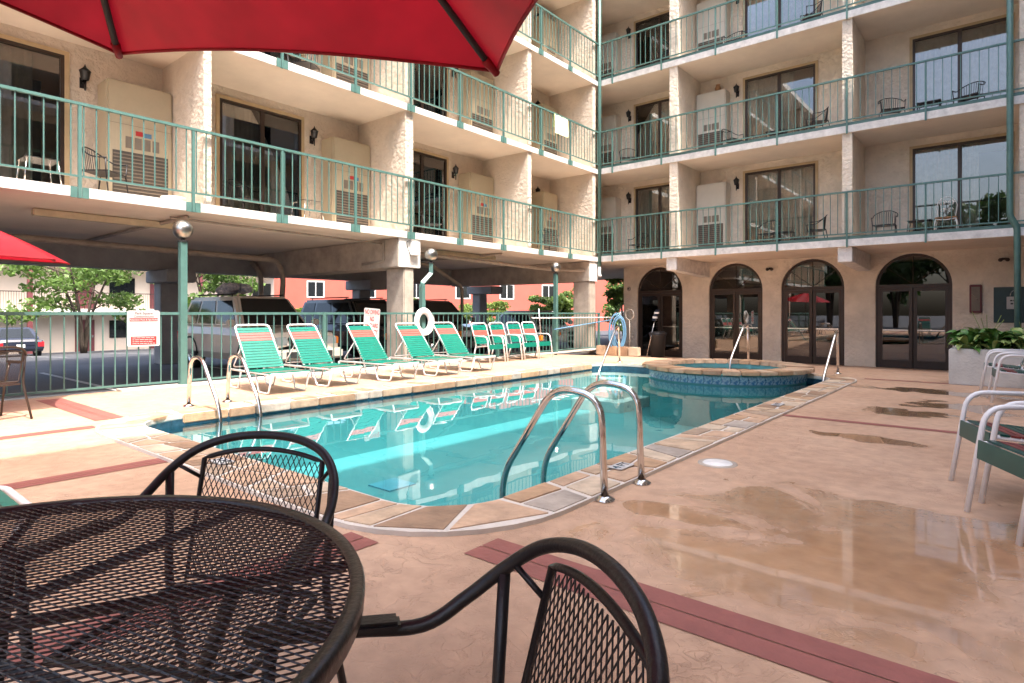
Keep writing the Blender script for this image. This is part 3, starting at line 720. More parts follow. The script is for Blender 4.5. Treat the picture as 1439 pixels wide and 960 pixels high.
# ------------------------------------------------------------------ pool fence, lamps, signs
FX = -10.47
fence = thing('pool_fence', 'green metal bar fence between the pool deck and the parking', 'fence', (FX, 5, 0))
MB().box(FX - .022, FX + .022, -5.5, 17.25, 1.17, 1.215).build('top_rail', 'green_paint', fence, w=True)
MB().box(FX - .016, FX + .016, -5.5, 17.25, .075, .105).build('bottom_rail', 'green_paint', fence, w=True)
fb = MB().box(-.008, .008, -.008, .008, .1, 1.18).mesh('bar', 'green_paint'); fp = MB().box(-.032, .032, -.032, .032, -.2, 1.22).mesh('post', 'green_paint')
fposts = [-3.6, -1.2, 1.2, 6.85, 12.1, 14.75, 17.2]
for y in fposts: put('post', fp, fence, (0, y - 5, 0))
y = -5.4
while y < 17.2:
    if all(abs(y - q) > .05 for q in fposts + [4.2, 9.4]): put('bar', fb, fence, (0, y - 5, 0))
    y += .16
def lamp_post(y, bent, where):
    o = thing('lamp_post', 'green lamp post with silver globe ' + where, 'lamp post', (FX + .03, y, 0), 0, 'lamp posts along the fence')
    mb = MB(); q = .052
    if bent:
        mb.box(-q, q, -q, q, .0, 1.86)
        p = [(0, 0, 1.84), (0, .28, 2.08), (0, .28, 2.36)]
        mb.tube([(0, 0, 1.80), (0, 0, 1.88), (0, .27, 2.12), (0, .27, 2.36)], .066, 4)
        top = (0, .27, 2.36)
    else:
        mb.box(-q, q, -q, q, 0, 2.36); top = (0, 0, 2.36)
    mb.build('pole', 'green_paint', o); MB().lathe([(.075, 0), (.075, .025), (.03, .03), (.03, .06)], top, 14).build('collar', 'rubber', o)
    gl_ = MB(); gl_.lathe([(max(.001, .155 * math.sin(math.pi * k / 14)), -.155 * math.cos(math.pi * k / 14)) for k in range(15)], (top[0], top[1], top[2] + .20), 24); gl_.build('globe', 'globe', o)
    return o
lamp_post(4.20, False, 'beside the white rules sign'); lamp_post(9.42, True, 'on a cranked pole carrying the life ring'); lamp_post(14.71, False, 'beside the pool pole rack')
# signs
sg = thing('rules_sign', 'white and red pool rules sign hung on the fence', 'sign', (FX + .035, 3.62, .96))
SW, SH = .46, .56
def plate(w_, h_, t, parent, mat='sign_white', name='plate'):
    mb = MB(); n_ = 5; poly = []
    for cx, cy, a0 in ((w_ / 2 - .03, -h_ / 2 + .03, -90), (w_ / 2 - .03, h_ / 2 - .03, 0), (-w_ / 2 + .03, h_ / 2 - .03, 90), (-w_ / 2 + .03, -h_ / 2 + .03, 180)):
        for k in range(n_): a = R(a0 + 90 * k / (n_ - 1)); poly.append((cx + .03 * math.cos(a), cy + .03 * math.sin(a)))
    mb.prism(poly, 0, t); mb.v = [(z, x, y) for x, y, z in mb.v]; return mb.build(name, mat, parent)
plate(SW, SH, .006, sg)
def on_sign(parent, me, y, z, x=.0085): return put('lettering', me, parent, (x, y, z), (R(90), 0, R(90)))
on_sign(sg, text_mesh('Park Square', .052, 'sign_grey'), 0, .235); on_sign(sg, text_mesh('Condominiums', .046, 'sign_grey'), 0, .185)
MB().box(.0062, .0072, -.2, .2, .11, .16).build('panel', 'sign_red', sg); on_sign(sg, text_mesh('Attention Pool & Spa Rules', .036, 'sign_white'), 0, .135, .0076)
ln_ = MB(); random.seed(3)
for k in range(8):
    u = -.18
    while u < .15:
        w_ = random.uniform(.02, .07); ln_.box(.0062, .0066, u, min(u + w_, .18), .075 - k * .026, .082 - k * .026); u += w_ + .012
ln_.build('fine_print', pm('pink_print', (.75, .45, .42), .6), sg)
MB().box(.0062, .0072, -.18, .18, -.255, -.125).build('panel', 'sign_red', sg)
ln_ = MB()
for k in range(4):
    u = -.16
    while u < .13:
        w_ = random.uniform(.02, .06); ln_.box(.0073, .0078, u, min(u + w_, .16), -.148 - k * .03, -.14 - k * .03); u += w_ + .01
ln_.build('fine_print', 'sign_white', sg)
sg = thing('diving_sign', 'white sign with red no diving lettering hung on the fence', 'sign', (FX + .035, 7.98, .97)); sg.rotation_euler = (R(-4), 0, 0)
plate(.41, .66, .006, sg)
for t_, s_, z_ in (('NO DIVING', .072, .245), ('NO', .072, .10), ('LIFEGUARD', .066, -.04), ('ON DUTY', .072, -.18)): on_sign(sg, text_mesh(t_, s_, 'sign_red'), 0, z_).scale = (1, 1.9, 1)
MB().box(.0062, .007, -.17, .17, .172, .177).build('rule', 'sign_grey', sg)
lr = thing('life_ring', 'white life ring hung on the cranked lamp post', 'life ring', (FX + .14, 9.36, 1.0), R(0))
mb = MB(); mb.tube([(0, .235 * math.cos(2 * math.pi * k / 32), .235 * math.sin(2 * math.pi * k / 32)) for k in range(32)], .075, 12, closed=True); o = mb.build('ring', 'white_tube', lr); o.scale = (.75, .9, 1.05)
for a_ in (45, 135, 225, 315):
    c_, s_ = math.cos(R(a_)) * .21, math.sin(R(a_)) * .245
    MB().tube([(0, c_ + .075 * math.cos(2 * math.pi * k / 12) * math.cos(R(a_)), s_ + .085 * math.cos(2 * math.pi * k / 12) * math.sin(R(a_))) for k in range(12)], .006, 5, closed=True).build('strap', 'steel', lr) if False else None
MB().tube(smooth_path([(.05, -.17, .2), (.06, -.26, .05), (.06, -.2, -.2), (.06, 0, -.3), (.06, .2, -.2), (.06, .26, .05), (.05, .17, .2)]), .012, 6).build('rope', 'white_iron', lr)

# ------------------------------------------------------------------ pool rails
def rail_obj(name, label, paths, cat='handrail', flanges=()):
    o = thing(name, label, cat, (paths[0][0][0], paths[0][0][1], 0))
    for p in paths: MB().tube(round_corner(p, .16, 7), .024, 14).build('rail', 'steel', o, w=True)
    for f in flanges: MB().lathe([(.065, 0), (.065, .012), (.03, .03)], f, 18).build('flange', 'steel', o, w=True)
    return o
lad = []; fl_ = []
for y in (3.36, 3.86):
    lad.append([(-2.0, y, .0), (-2.03, y, .66), (-2.40, y, .70), (-2.86, y, .02), (-2.86, y, -.75)]); fl_.append((-2.0, y, .002))
L1 = rail_obj('pool_ladder', 'curved steel pool ladder on the tan deck beside the skimmer lid', lad, 'pool ladder', fl_)
for k in range(3): MB().box(-2.93, -2.80, 3.37, 3.85, -.35 - .2 * k, -.32 - .2 * k).build('tread', 'steel', L1, w=True)
lad = []; fl_ = []
for y in (3.35, 3.85):
    lad.append([(-8.15, y, .0), (-8.1, y, .62), (-7.78, y, .66), (-7.28, y, .04), (-7.24, y, -.7)]); fl_.append((-8.15, y, .002))
L2 = rail_obj('pool_ladder', 'curved steel pool ladder on the sunlit side near the rules sign', lad, 'pool ladder', fl_)
for k in range(3): MB().box(-7.3, -7.17, 3.36, 3.84, -.33 - .2 * k, -.30 - .2 * k).build('tread', 'steel', L2, w=True)
rail_obj('handrail', 'steel step handrail between the spa and the hose reel', [[(-7.35, 13.05, .0), (-7.35, 13.0, .88), (-7.25, 12.7, .86), (-6.95, 11.4, -.12), (-6.95, 11.3, -.5)]], flanges=[(-7.35, 13.05, .002)])
rail_obj('handrail', 'steel handrail bent over the spa rim', [[(-4.55, 13.9, .0), (-4.55, 13.85, .95), (-4.55, 13.6, .92), (-4.55, 12.75, .2), (-4.55, 12.7, -.3)]], flanges=[(-4.55, 13.9, .002)])
rail_obj('handrail', 'steel handrail at the pool corner next to the spa', [[(-2.62, 13.3, .0), (-2.62, 13.25, .84), (-2.6, 13.0, .82), (-2.62, 12.05, -.02), (-2.62, 12.0, -.5)]], flanges=[(-2.62, 13.3, .002)])

# ------------------------------------------------------------------ strap loungers and chairs
def strap_box(mb, x0, z0, x1, z1, yw, t=.006):
    d = Vector((x1 - x0, 0, z1 - z0)); nrm = Vector((-d.z, 0, d.x)).normalized() * t
    a = Vector((x0, 0, z0)); b = Vector((x1, 0, z1)); vs = []
    for p in (a - nrm, b - nrm, b + nrm, a + nrm): vs += [(p.x, -yw, p.z), (p.x, yw, p.z)]
    mb.add(vs, [(0, 2, 3, 1), (2, 4, 5, 3), (4, 6, 7, 5), (6, 0, 1, 7), (0, 6, 4, 2), (1, 3, 5, 7)])
def lounger(loc, rz, label):
    """foot end at local x=0, head towards -x"""
    o = thing('strap_lounger', label, 'lounger', loc, rz, 'strap loungers along the fence')
    hw = .31; zr = .30
    MB().tube(round_corner([(-1.5, -hw, zr), (-.06, -hw, zr), (0, -hw + .06, zr), (0, hw - .06, zr), (-.06, hw, zr), (-1.5, hw, zr)], .08), .017, 8).build('frame', 'white_tube', o)
    for s_ in (-1, 1):
        for a, b in ((-.04, -.56), (-1.08, -1.55)):
            p = [(a, s_ * (hw - .02), zr - .01), (a - .10, s_ * (hw - .02), .017), (b + .10, s_ * (hw - .02), .017), (b, s_ * (hw - .02), zr - .01)]
            MB().tube(round_corner(p, .05), .014, 8).build('leg', 'white_tube', o)
    dt = random.uniform(-.04, .04); hx, tx, tz = -.84, -1.36 + dt, 1.0 + dt * .5
    bf = MB(); bf.tube(round_corner([(hx, -hw + .03, zr + .02), (tx, -hw + .03, tz), (tx, hw - .03, tz), (hx, hw - .03, zr + .02)], .08), .016, 8)
    bk = bf.build('back_frame', 'white_tube', o)
    MB().tube(round_corner([(-1.14, -hw + .05, .66), (-1.44, -hw + .05, zr + .03), (-1.44, hw - .05, zr + .03), (-1.14, hw - .05, .66)], .05), .011, 6).build('back_prop', 'white_tube', o)
    n_ = 15
    for k in range(n_):
        t0 = (k + .10) / n_; t1 = (k + .93) / n_
        mb = MB(); strap_box(mb, hx + (tx - hx) * t0 * .93, zr + .04 + (tz - zr - .04) * t0 * .93, hx + (tx - hx) * t1 * .93, zr + .04 + (tz - zr - .04) * t1 * .93, hw - .012)
        mb.build('strap', 'strap_red' if k in (10, 11, 12) else 'strap_green', o)
    for k in range(13):
        x = -.04 - k * .062; mb = MB(); strap_box(mb, x, zr + .016, x - .054, zr + .016, hw + .014); mb.build('strap', 'strap_red' if k in (3,) else 'strap_green', o)
    return o
for i, (y, nm) in enumerate([(4.84, 'beside the first lamp post'), (5.93, 'in front of the beige car nose'), (7.08, 'in front of the no diving sign'), (8.16, 'in front of the life ring'), (9.2, 'next to the row of upright strap chairs')]):
    l_ = lounger((-8.28 + random.uniform(-.08, .08), y, 0), R(random.uniform(-3.5, 3.5)), 'green and coral strap lounger with raised back ' + nm)
lounger((-3.72, .74, 0), R(90), 'green strap lounger with white frame beyond the round mesh table')
def strap_chair(loc, rz, label, dark=False, group='strap chairs'):
    o = thing('strap_chair', label, 'chair', loc, rz, group)
    hw = .27; gm, rm = ('strap_dark', 'strap_maroon') if dark else ('strap_green', 'strap_red')
    for s_ in (-1, 1):
        MB().tube(round_corner([(.27, s_ * hw, 0), (.17, s_ * hw, .64), (-.26, s_ * hw, .64)], .12, 6), .0165, 10).build('leg', 'white_tube', o)
        MB().tube(round_corner([(-.34, s_ * (hw - .01), 0), (-.2, s_ * (hw - .01), .42)], .02), .0165, 10).build('leg', 'white_tube', o)
    MB().tube(round_corner([(.20, -hw + .01, .42), (-.22, -hw + .01, .38), (-.22, hw - .01, .38), (.20, hw - .01, .42), (.20, -hw + .01, .42)], .04), .015, 8).build('seat_frame', 'white_tube', o)
    MB().tube(round_corner([(-.2, -hw + .015, .38), (-.40, -hw + .015, .95), (-.40, hw - .015, .95), (-.2, hw - .015, .38)], .09), .0165, 10).build('back_frame', 'white_tube', o)
    for k in range(7):
        t0 = .12 + k * .115; t1 = t0 + .10; mb = MB()
        strap_box(mb, -.2 - .2 * t0, .38 + .57 * t0, -.2 - .2 * t1, .38 + .57 * t1, hw + .004)
        mb.build('strap', rm if k in (3, 4) else gm, o)
    for k in range(7):
        x = .17 - k * .056; mb = MB(); strap_box(mb, x, .435 - k * .005, x - .05, .43 - k * .005, hw + .006); mb.build('strap', rm if k in (1, 2) else gm, o)
    mb = MB(); strap_box(mb, .214, .44, .222, .33, hw - .02); mb.build('strap', gm, o)
    return o
for k, y in enumerate((10.98, 11.64, 12.32, 12.95)):
    strap_chair((-9.75, y, 0), R(-2), 'green and coral strap chair, %s of the fence row counted from the loungers' % ('first', 'second', 'third', 'fourth')[k], group='upright strap chairs by the fence')
def two_pt(a, b):                             # front feet -> chair centre and heading
    a, b = Vector(a), Vector(b); m_ = (a + b) / 2; d = (b - a).normalized(); f = Vector((d.y, -d.x)); return m_ - f * .27, math.atan2(f.y, f.x)
for (pc, ang, lb) in ((Vector((.16, 4.44)), R(206), 'white framed dark green strap chair with its front feet in the puddle'),
                      (Vector((.02, 5.18)), R(200), 'white framed maroon and green strap chair next behind the puddle chair'),
                      (Vector((.05, 10.6)), R(186), 'white framed strap chair nearer the puddles, of two before the planter'),
                      (Vector((-.08, 11.55)), R(182), 'white framed strap chair standing close against the planter')):
    strap_chair((pc.x, pc.y, 0), ang, lb, True, 'strap chairs on the shaded deck')

# ------------------------------------------------------------------ mesh table and iron chairs
def diamond_sheet(mb, u0, u1, v0, v1, lu, lv, inside, to3, r=.0017):
    """expanded metal: zigzag strands that meet at the diamond corners"""
    rows = int((v1 - v0) / lv) + 1; cols = int((u1 - u0) / (lu / 2)) + 1
    for j in range(rows):
        for sg_ in (1, -1):
            run = []
            for i in range(cols + 1):
                u = u0 + i * lu / 2; v = v0 + j * lv + (lv * .46 if (i % 2 == 0) == (sg_ > 0) else lv * .04) * 1.0
                v = v0 + j * lv + (0 if i % 2 == 0 else sg_ * lv / 2)
                if inside(u, v): run.append(to3(u, v))
                else:
                    if len(run) > 1: mb.tube(run, r, 4, caps=False)
                    run = []
            if len(run) > 1: mb.tube(run, r, 4, caps=False)
TC = (-1.235, .130); TR = .633; TZ = .74
def mesh_table(loc, label):
    o = thing('mesh_table', label, 'table', (loc[0], loc[1], 0), 0, None)
    mb = MB()
    ca, sa = math.cos(HEAD), math.sin(HEAD)
    diamond_sheet(mb, -TR, TR, -TR, TR,   .035, .0165, lambda u, v: u * u + v * v < (TR - .012) ** 2, lambda u, v: (u * ca - v * sa, u * sa + v * ca, TZ - .004), .0017)
    mb.build('mesh_top', 'black_wet', o)
    MB().lathe([(TR - .022, TZ - .012), (TR - .022, TZ + .002), (TR, TZ + .003), (TR + .004, TZ - .006), (TR + .002, TZ - .030), (TR - .006, TZ - .030), (TR - .006, TZ - .012), (TR - .022, TZ - .012)], n=96).build('rim', 'black_wet', o)
    for k in range(4):
        a = R(20 + 45 * k); c_, s_ = math.cos(a), math.sin(a)
        MB().tube([(-c_ * (TR - .02), -s_ * (TR - .02), TZ - .022), (c_ * (TR - .02), s_ * (TR - .02), TZ - .022)], .011, 4).build('brace', 'black_iron', o)
    MB().lathe([(.03, TZ - .02), (.03, TZ + .004), (.045, TZ + .005), (.045, TZ - .02)], n=20).build('pole_collar', 'black_iron', o)
    for k in range(4):
        a = R(65 + 90 * k); c_, s_ = math.cos(a), math.sin(a)
        MB().tube(smooth_path([(c_ * .42, s_ * .42, TZ - .03), (c_ * .34, s_ * .34, .5), (c_ * .26, s_ * .26, .3), (c_ * .34, s_ * .34, .12), (c_ * .48, s_ * .48, .01)]), .014, 8).build('leg', 'black_iron', o)
    MB().tube([(.28 * math.cos(2 * math.pi * k / 32), .28 * math.sin(2 * math.pi * k / 32), .3) for k in range(32)], .009, 6, closed=True).build('leg_ring', 'black_iron', o)
    return o
mesh_table(TC, 'round black expanded metal table wet with rain under the near red umbrella')
mesh_table((-9.5, 1.15), 'round black mesh table under the sunlit red umbrella by the fence')
def iron_chair(loc, rz, label, mat='black_iron', group='black mesh armchairs round the tables'):
    o = thing('mesh_armchair', label, 'chair', loc, rz, group)
    def P(s_): return [(.26, s_ * .34, .625), (.08, s_ * .315, .63), (-.04, s_ * .29, .635), (-.12, s_ * .28, .68), (-.185, s_ * .255, .735), (-.235, s_ * .20, .787), (-.265, s_ * .11, .818)]
    path = P(-1) + [(-.275, 0, .827)] + P(1)[::-1]
    MB().tube(smooth_path(path, 6), .0128, 12).build('back_hoop', mat, o)
    for s_ in (-1, 1):
        ab = MB(); ab.add([(.0, s_ * .30 - .022, .632), (.27, s_ * .342 - .022, .630), (.27, s_ * .342 + .022, .630), (.0, s_ * .30 + .022, .632), (.0, s_ * .30 - .022, .650), (.27, s_ * .342 - .022, .645), (.27, s_ * .342 + .022, .645), (.0, s_ * .30 + .022, .650)], [(0, 3, 2, 1), (4, 5, 6, 7), (0, 1, 5, 4), (1, 2, 6, 5), (2, 3, 7, 6), (3, 0, 4, 7)]); ab.build('armrest', mat, o, bevel=.006)
        MB().tube(round_corner([(.22, s_ * .335, .63), (.235, s_ * .29, .40), (.27, s_ * .27, 0)], .05), .012, 8).build('leg', mat, o)
        MB().tube(round_corner([(-.183, s_ * .253, .728), (-.160, s_ * .24, .41), (-.28, s_ * .26, 0)], .08), .012, 8).build('leg', mat, o)
    def back(u, v):                                # v height, u lateral, back leans
        return (-.165 - (v - .41) * .255, u, v)
    def arch(u): return .787 - .8 * u * u - 2.2 * u ** 4
    bo = [(-.19, .43)] + [(-.19 + .38 * k / 20, arch(-.19 + .38 * k / 20)) for k in range(21)] + [(.19, .43)]
    MB().tube([back(*p) for p in bo], .008, 6, closed=True).build('back_border', mat, o)
    for s_ in (-1, 1): MB().tube([back(s_ * .19, .70), (-.20, s_ * .235, .745)], .006, 5).build('tie', mat, o)
    mb = MB(); diamond_sheet(mb, .43, .83, -.19, .19, .036, .017, lambda v, u: abs(u) < .19 and v < arch(u), lambda v, u: back(u, v), .0017); mb.build('mesh_back', mat, o)
    MB().tube(round_corner([(.24, -.24, .41), (-.17, -.22, .40), (-.17, .22, .40), (.24, .24, .41), (.24, -.24, .41)], .05), .010, 8).build('seat_border', mat, o)
    mb = MB(); diamond_sheet(mb, -.17, .24, -.23, .23, .036, .017, lambda u, v: True, lambda u, v: (u, v, .405), .0017); mb.build('mesh_seat', mat, o)
    return o
iron_chair((-1.61, .716, 0), R(-58), 'black mesh armchair standing between the round table and the pool')
iron_chair((-.603, .547, 0), R(-124), 'black mesh armchair drawn up on the deck side of the round table')
iron_chair((-8.72, 1.48, 0), R(200), 'dark mesh armchair in the sun under the umbrella by the fence', 'bronze')

# umbrellas
def umbrella(c, z0, ta, tb, a0, Rr, label, table_top):
    o = thing('patio_umbrella', label, 'umbrella', (c[0], c[1], 0), 0, 'red patio umbrellas')
    def corner(k, rr=1.0): a = R(a0 + 60 * k); return Vector((Rr * rr * math.cos(a), Rr * rr * math.sin(a), 0))
    def zt(p): return z0 + (ta * p.x + tb * p.y) / Rr
    peak = Vector((0, 0, z0 + .52))
    def surf(k, t, u):                         # t 0 centre .. 1 edge, u 0..1 along panel
        A, B = corner(k), corner(k + 1); e = A.lerp(B, u); bow = 4 * u * (1 - u)
        rr = t * (1 - .075 * bow * t); p = e * rr; zz = peak.z + (zt(e) - peak.z) * t - .05 * math.sin(math.pi * t) * bow + .05 * math.sin(math.pi * t) * .8
        return Vector((p.x, p.y, zz))
    for k in range(6):
        mb = MB(); NT, NU = 10, 12
        vs = [surf(k, i / NT, j / NU) for i in range(NT + 1) for j in range(NU + 1)]
        fs = [(i * (NU + 1) + j, (i + 1) * (NU + 1) + j, (i + 1) * (NU + 1) + j + 1, i * (NU + 1) + j + 1) for i in range(NT) for j in range(NU)]
        mb.add(vs, fs, True); pn = mb.build('canopy_panel', 'red_cloth', o)
        hem = MB(); hem.tube([surf(k, 1, j / NU) for j in range(NU + 1)], .006, 5); hem.build('hem', 'red_cloth', pn)
        rb = MB(); rb.tube([surf(k, t, 0) - Vector((0, 0, .016)) for t in (.04, .3, .6, .8, .955)], .011, 6); rib = rb.build('rib', 'rubber', o)
        pk = MB(); e1, e2 = surf(k, .955, 0) - Vector((0, 0, .018)), surf(k, 1.0, 0) - Vector((0, 0, .010)); pk.tube([e1, e2], [.015, .012], 8); pk.build('rib_pocket', 'red_cloth', rib)
        st = MB(); st.tube([surf(k, .52, 0) - Vector((0, 0, .02)), (0, 0, z0 + .06)], .007, 5); st.build('strut', 'rubber', o)
    MB().tube([(0, 0, .0), (0, 0, z0 + .56)], .019, 12).build('pole', 'bronze', o)
    MB().lathe([(.035, 0), (.035, .08), (.02, .09)], (0, 0, z0 + .02), 12).build('hub', 'rubber', o)
    MB().lathe([(.03, 0), (.03, .03), (.012, .06), (.001, .07)], (0, 0, z0 + .53), 10).build('finial', 'bronze', o)
    MB().lathe([(.24, 0), (.24, .05), (.06, .08), (.03, .3), (.024, .3)], (0, 0, 0), 24).build('base', 'rubber', o)
    return o
umbrella(TC, 2.085, -.09, -.104, 92, 1.35, 'red umbrella in shade whose scalloped edge hangs over the mesh table', TZ)
umbrella((-9.5, 1.15), 1.9, -.07, -.05, 40, 1.35, 'red umbrella lit by the sun standing by the fence', TZ)

# ------------------------------------------------------------------ balcony furniture
def wire_chair(loc, rz, label, mat='black_iron'):
    o = thing('balcony_chair', label, 'chair', loc, rz, 'wire chairs on the balconies')
    hp = smooth_path([(.22, -.27, .60), (0, -.28, .62), (-.16, -.25, .72), (-.24, -.12, .80), (-.25, 0, .815), (-.24, .12, .80), (-.16, .25, .72), (0, .28, .62), (.22, .27, .60)], 4)
    MB().tube(hp, .012, 6).build('back_hoop', mat, o)
    for k in range(9):
        u = -.2 + k * .05; MB().tube([(-.24 + abs(u) * .18, u, .79 - u * u * 1.2), (-.18, u * .9, .41)], .006, 4).build('spindle', mat, o)
    MB().box(-.2, .22, -.24, .24, .395, .415).build('seat', mat, o)
    for s_ in (-1, 1):
        MB().tube([(.21, s_ * .27, .60), (.2, s_ * .25, .4), (.25, s_ * .26, 0)], .011, 6).build('leg', mat, o)
        MB().tube([(-.2, s_ * .22, .4), (-.27, s_ * .25, 0)], .011, 6).build('leg', mat, o)
    return o
def side_table(loc, label, mat='black_iron'):
    o = thing('balcony_table', label, 'table', loc, 0, 'small balcony tables')
    MB().box(-.25, .25, -.22, .22, .44, .455).build('top', mat, o)
    for sx in (-1, 1):
        for sy in (-1, 1): MB().tube([(sx * .22, sy * .19, .44), (sx * .26, sy * .23, 0)], .009, 5).build('leg', mat, o)
    return o
wc0 = wire_chair((XL - .75, 3.35, LV[0]), R(40), 'black wire chair left of the cabinet on the lowest balcony row over the parking')
rows = ('lowest', 'middle', 'upper')
for (x, y, fl, rz, lb) in [(XL - 1.2, 5.9, 0, 20, 'behind the bars near the open curtain, over the parking'), (XL - .8, 10.6, 0, -30, 'in front of the tan cabinet bay over the beam'), (XL - .8, 15.6, 0, -20, 'in the corner bay over the hose rack'),
                       (XL - .8, 5.7, 1, 20, 'under the red canopy edge'), (XL - .8, 7.0, 1, -60, 'facing the pool beside the canopy'),
                       (-9.55, YR + .8, 0, -100, 'by the downpipe on the arched wing'), (-9.9, YR + .7, 1, -60, 'by the downpipe on the arched wing'), (-8.75, YR + .7, 2, -130, 'by the downpipe on the arched wing'),
                       (-5.35, YR + .7, 0, -90, 'right of a table in the middle bay'), (-4.1, YR + .7, 0, -160, 'turned sideways in the middle bay'), (-4.05, YR + .6, 1, -150, 'turned sideways in the middle bay'), (-6.45, YR + .8, 1, -20, 'at the cabinet in the middle bay'), (-6.35, YR + .8, 2, -90, 'at the cabinet in the middle bay'),
                       (-2.5, YR + .8, 0, -90, 'left of the low table in the end bay'), (-2.35, YR + .7, 1, -70, 'left of the low table in the end bay'), (-.75, YR + .75, 1, -110, 'right of the low table in the end bay'), (-4.2, YR + .6, 2, -150, 'in the middle bay near the wall end')]:
    copy_tree(wc0, (x, y, LV[fl]), R(rz), 'black wire chair ' + lb + ', ' + rows[fl] + ' balcony row')
side_table((XL - .75, 2.5, LV[0]), 'small pale table beside the wire chair on the balcony over the parking', 'steel')
side_table((XL - .7, 7.0, LV[0]), 'small pale table before the sliding door over the parking', 'steel')
side_table((-1.75, YR + .8, LV[0]), 'low dark table beside the white ornate chair')
side_table((-1.55, YR + .8, LV[1]), 'low dark table between two chairs in the end bay, middle balcony row')
side_table((-5.0, YR + .9, LV[0]), 'low dark table between chairs in the middle bay, lowest balcony row')
side_table((-5.2, YR + .9, LV[1]), 'low dark table in the middle bay, middle balcony row')
o = thing('ornate_chair', 'white scrolled iron chair on the balcony above the last arch', 'chair', (-1.2, YR + .7, LV[0]), R(-90))
mb = MB()
for cy, cz, r_ in ((-.09, .86, .085), (.09, .86, .085), (-.07, .68, .06), (.07, .68, .06)):
    mb.tube([(-.2, cy + r_ * (1 - .06 * k / 4) * math.cos(k * .42) * (1 - k / 40), cz + r_ * (1 - k / 40) * math.sin(k * .42)) for k in range(30)], .009, 5)
mb.build('scrollwork', 'white_iron', o)
MB().tube(smooth_path([(-.19, -.17, .50), (-.2, -.2, .8), (-.2, -.1, .97), (-.2, 0, 1.0), (-.2, .1, .97), (-.2, .2, .8), (-.19, .17, .50)]), .012, 6).build('back_frame', 'white_iron', o)
MB().box(-.2, .22, -.22, .22, .43, .47).build('seat', 'wood_seat', o, bevel=.015)
MB().tube([(.2, -.2, .42), (.2, 0, .39), (.2, .2, .42)], .012, 6).build('apron', 'white_iron', o)
for sx in (-1, 1):
    for sy in (-1, 1): MB().tube(smooth_path([(sx * .19, sy * .2, .43), (sx * .23, sy * .22, .25), (sx * .2, sy * .2, 0)]), .012, 6).build('leg', 'white_iron', o)
# towel over the middle railing near the corner
tw = MB(); N1 = 14
for side in (0, 1):
    base = len(tw.v); vs = []
    for i in range(N1 + 1):
        y = 14.75 + .72 * i / N1
        for j in range(7):
            z = LV[1] + 1.25 - (.62 if side else .42) * j / 6; x = XL + .05 + (.04 if side else -.04) + .012 * math.sin(i * 1.3 + j * .4)
            if j == 0: x = XL + .05
            vs.append((x, y, z))
    tw.add(vs, [(i * 7 + j, (i + 1) * 7 + j, (i + 1) * 7 + j + 1, i * 7 + j + 1) for i in range(N1) for j in range(6)], True)
o = tw.build('towel', 'towel'); tag(o, 'yellow green towel hung over the middle balcony railing', 'towel')
o = MB().lathe([(.001, 0), (.16, .0), (.19, .08), (.19, .10), (.001, .11)], n=16).build('planter_bowl', 'white_paint'); o.location = (XL - .35, 4.25, LV[0]); tag(o, 'low pale bowl on the balcony floor beside the dividing wall', 'bowl')
o = MB().lathe([(.001, 0), (.07, .0), (.10, .1), (.06, .2), (.07, .22), (.001, .22)], n=14).build('clay_pot', 'wood_seat'); o.location = (-7.15, YB - .25, LV[1] + 2.25); tag(o, 'brown pot standing on top of a pale cabinet', 'pot')

# ------------------------------------------------------------------ planter and hostas
pl = thing('planter', 'white stucco planter box in front of the notice panel', 'planter', (1.0, 15.2, 0))
MB().box(-.80, 2.6, 12.55, 12.75, -.05, .60).box(-.80, -.60, 12.75, 18.8, -.3, .60).build('wall', 'planter', pl, w=True, bevel=.02)
MB().box(-.6, 2.6, 12.75, 18.8, -.05, .52).build('soil', 'soil', pl, w=True)
lf = MB(); NL = 7
vs = []
for i in range(NL + 1):
    t = i / NL; w_ = .085 * math.sin(math.pi * min(1, t * .92 + .08)) ** .7 * (1 if t < .95 else .3); x = .34 * t; z = .20 * math.sin(t * 2.3) - .10 * t * t
    vs += [(x, -w_, z + .02), (x, 0, z), (x, w_, z + .02)]
lf.add(vs, [(3 * i + j, 3 * i + 3 + j, 3 * i + 4 + j, 3 * i + 1 + j) for i in range(NL) for j in range(2)], True)
leafA = lf.mesh('leaf', 'hosta'); leafB = leafA.copy(); leafB.materials.clear(); leafB.materials.append(M['hosta_pale'])
pos = [(-.55, 12.75), (-.2, 12.7), (.15, 12.75), (.5, 12.8), (-.5, 13.2), (-.1, 13.2), (.3, 13.3), (-.4, 13.8), (.1, 13.8), (.75, 12.8), (.7, 13.3), (-.62, 13.0), (-.05, 12.95)]
for k, (x, y) in enumerate(pos):
    h_ = thing('hosta', 'leafy pale edged hosta ' + ['at the outer planter corner', 'second along the planter front from its corner', 'third along the planter front', 'fourth along the planter front', 'on the planter side edge', 'in the planter middle', 'behind the third front hosta', 'at the back of the planter side', 'at the back of the planter middle', 'at the far end of the planter front', 'behind the far front hosta', 'squeezed against the planter side wall', 'in a gap of the front row'][k], 'plant', (x, y, .50), random.uniform(0, 6), 'hostas in the planter')
    for j in range(38):
        a = random.uniform(0, 6.28); el = random.uniform(-.9, .25)
        put('leaf', random.choice([leafA, leafA, leafB]), h_, (.03 * math.cos(a), .03 * math.sin(a), random.uniform(.02, .24)), (random.uniform(-.4, .4), el, a), [random.uniform(.5, .85)] * 3)
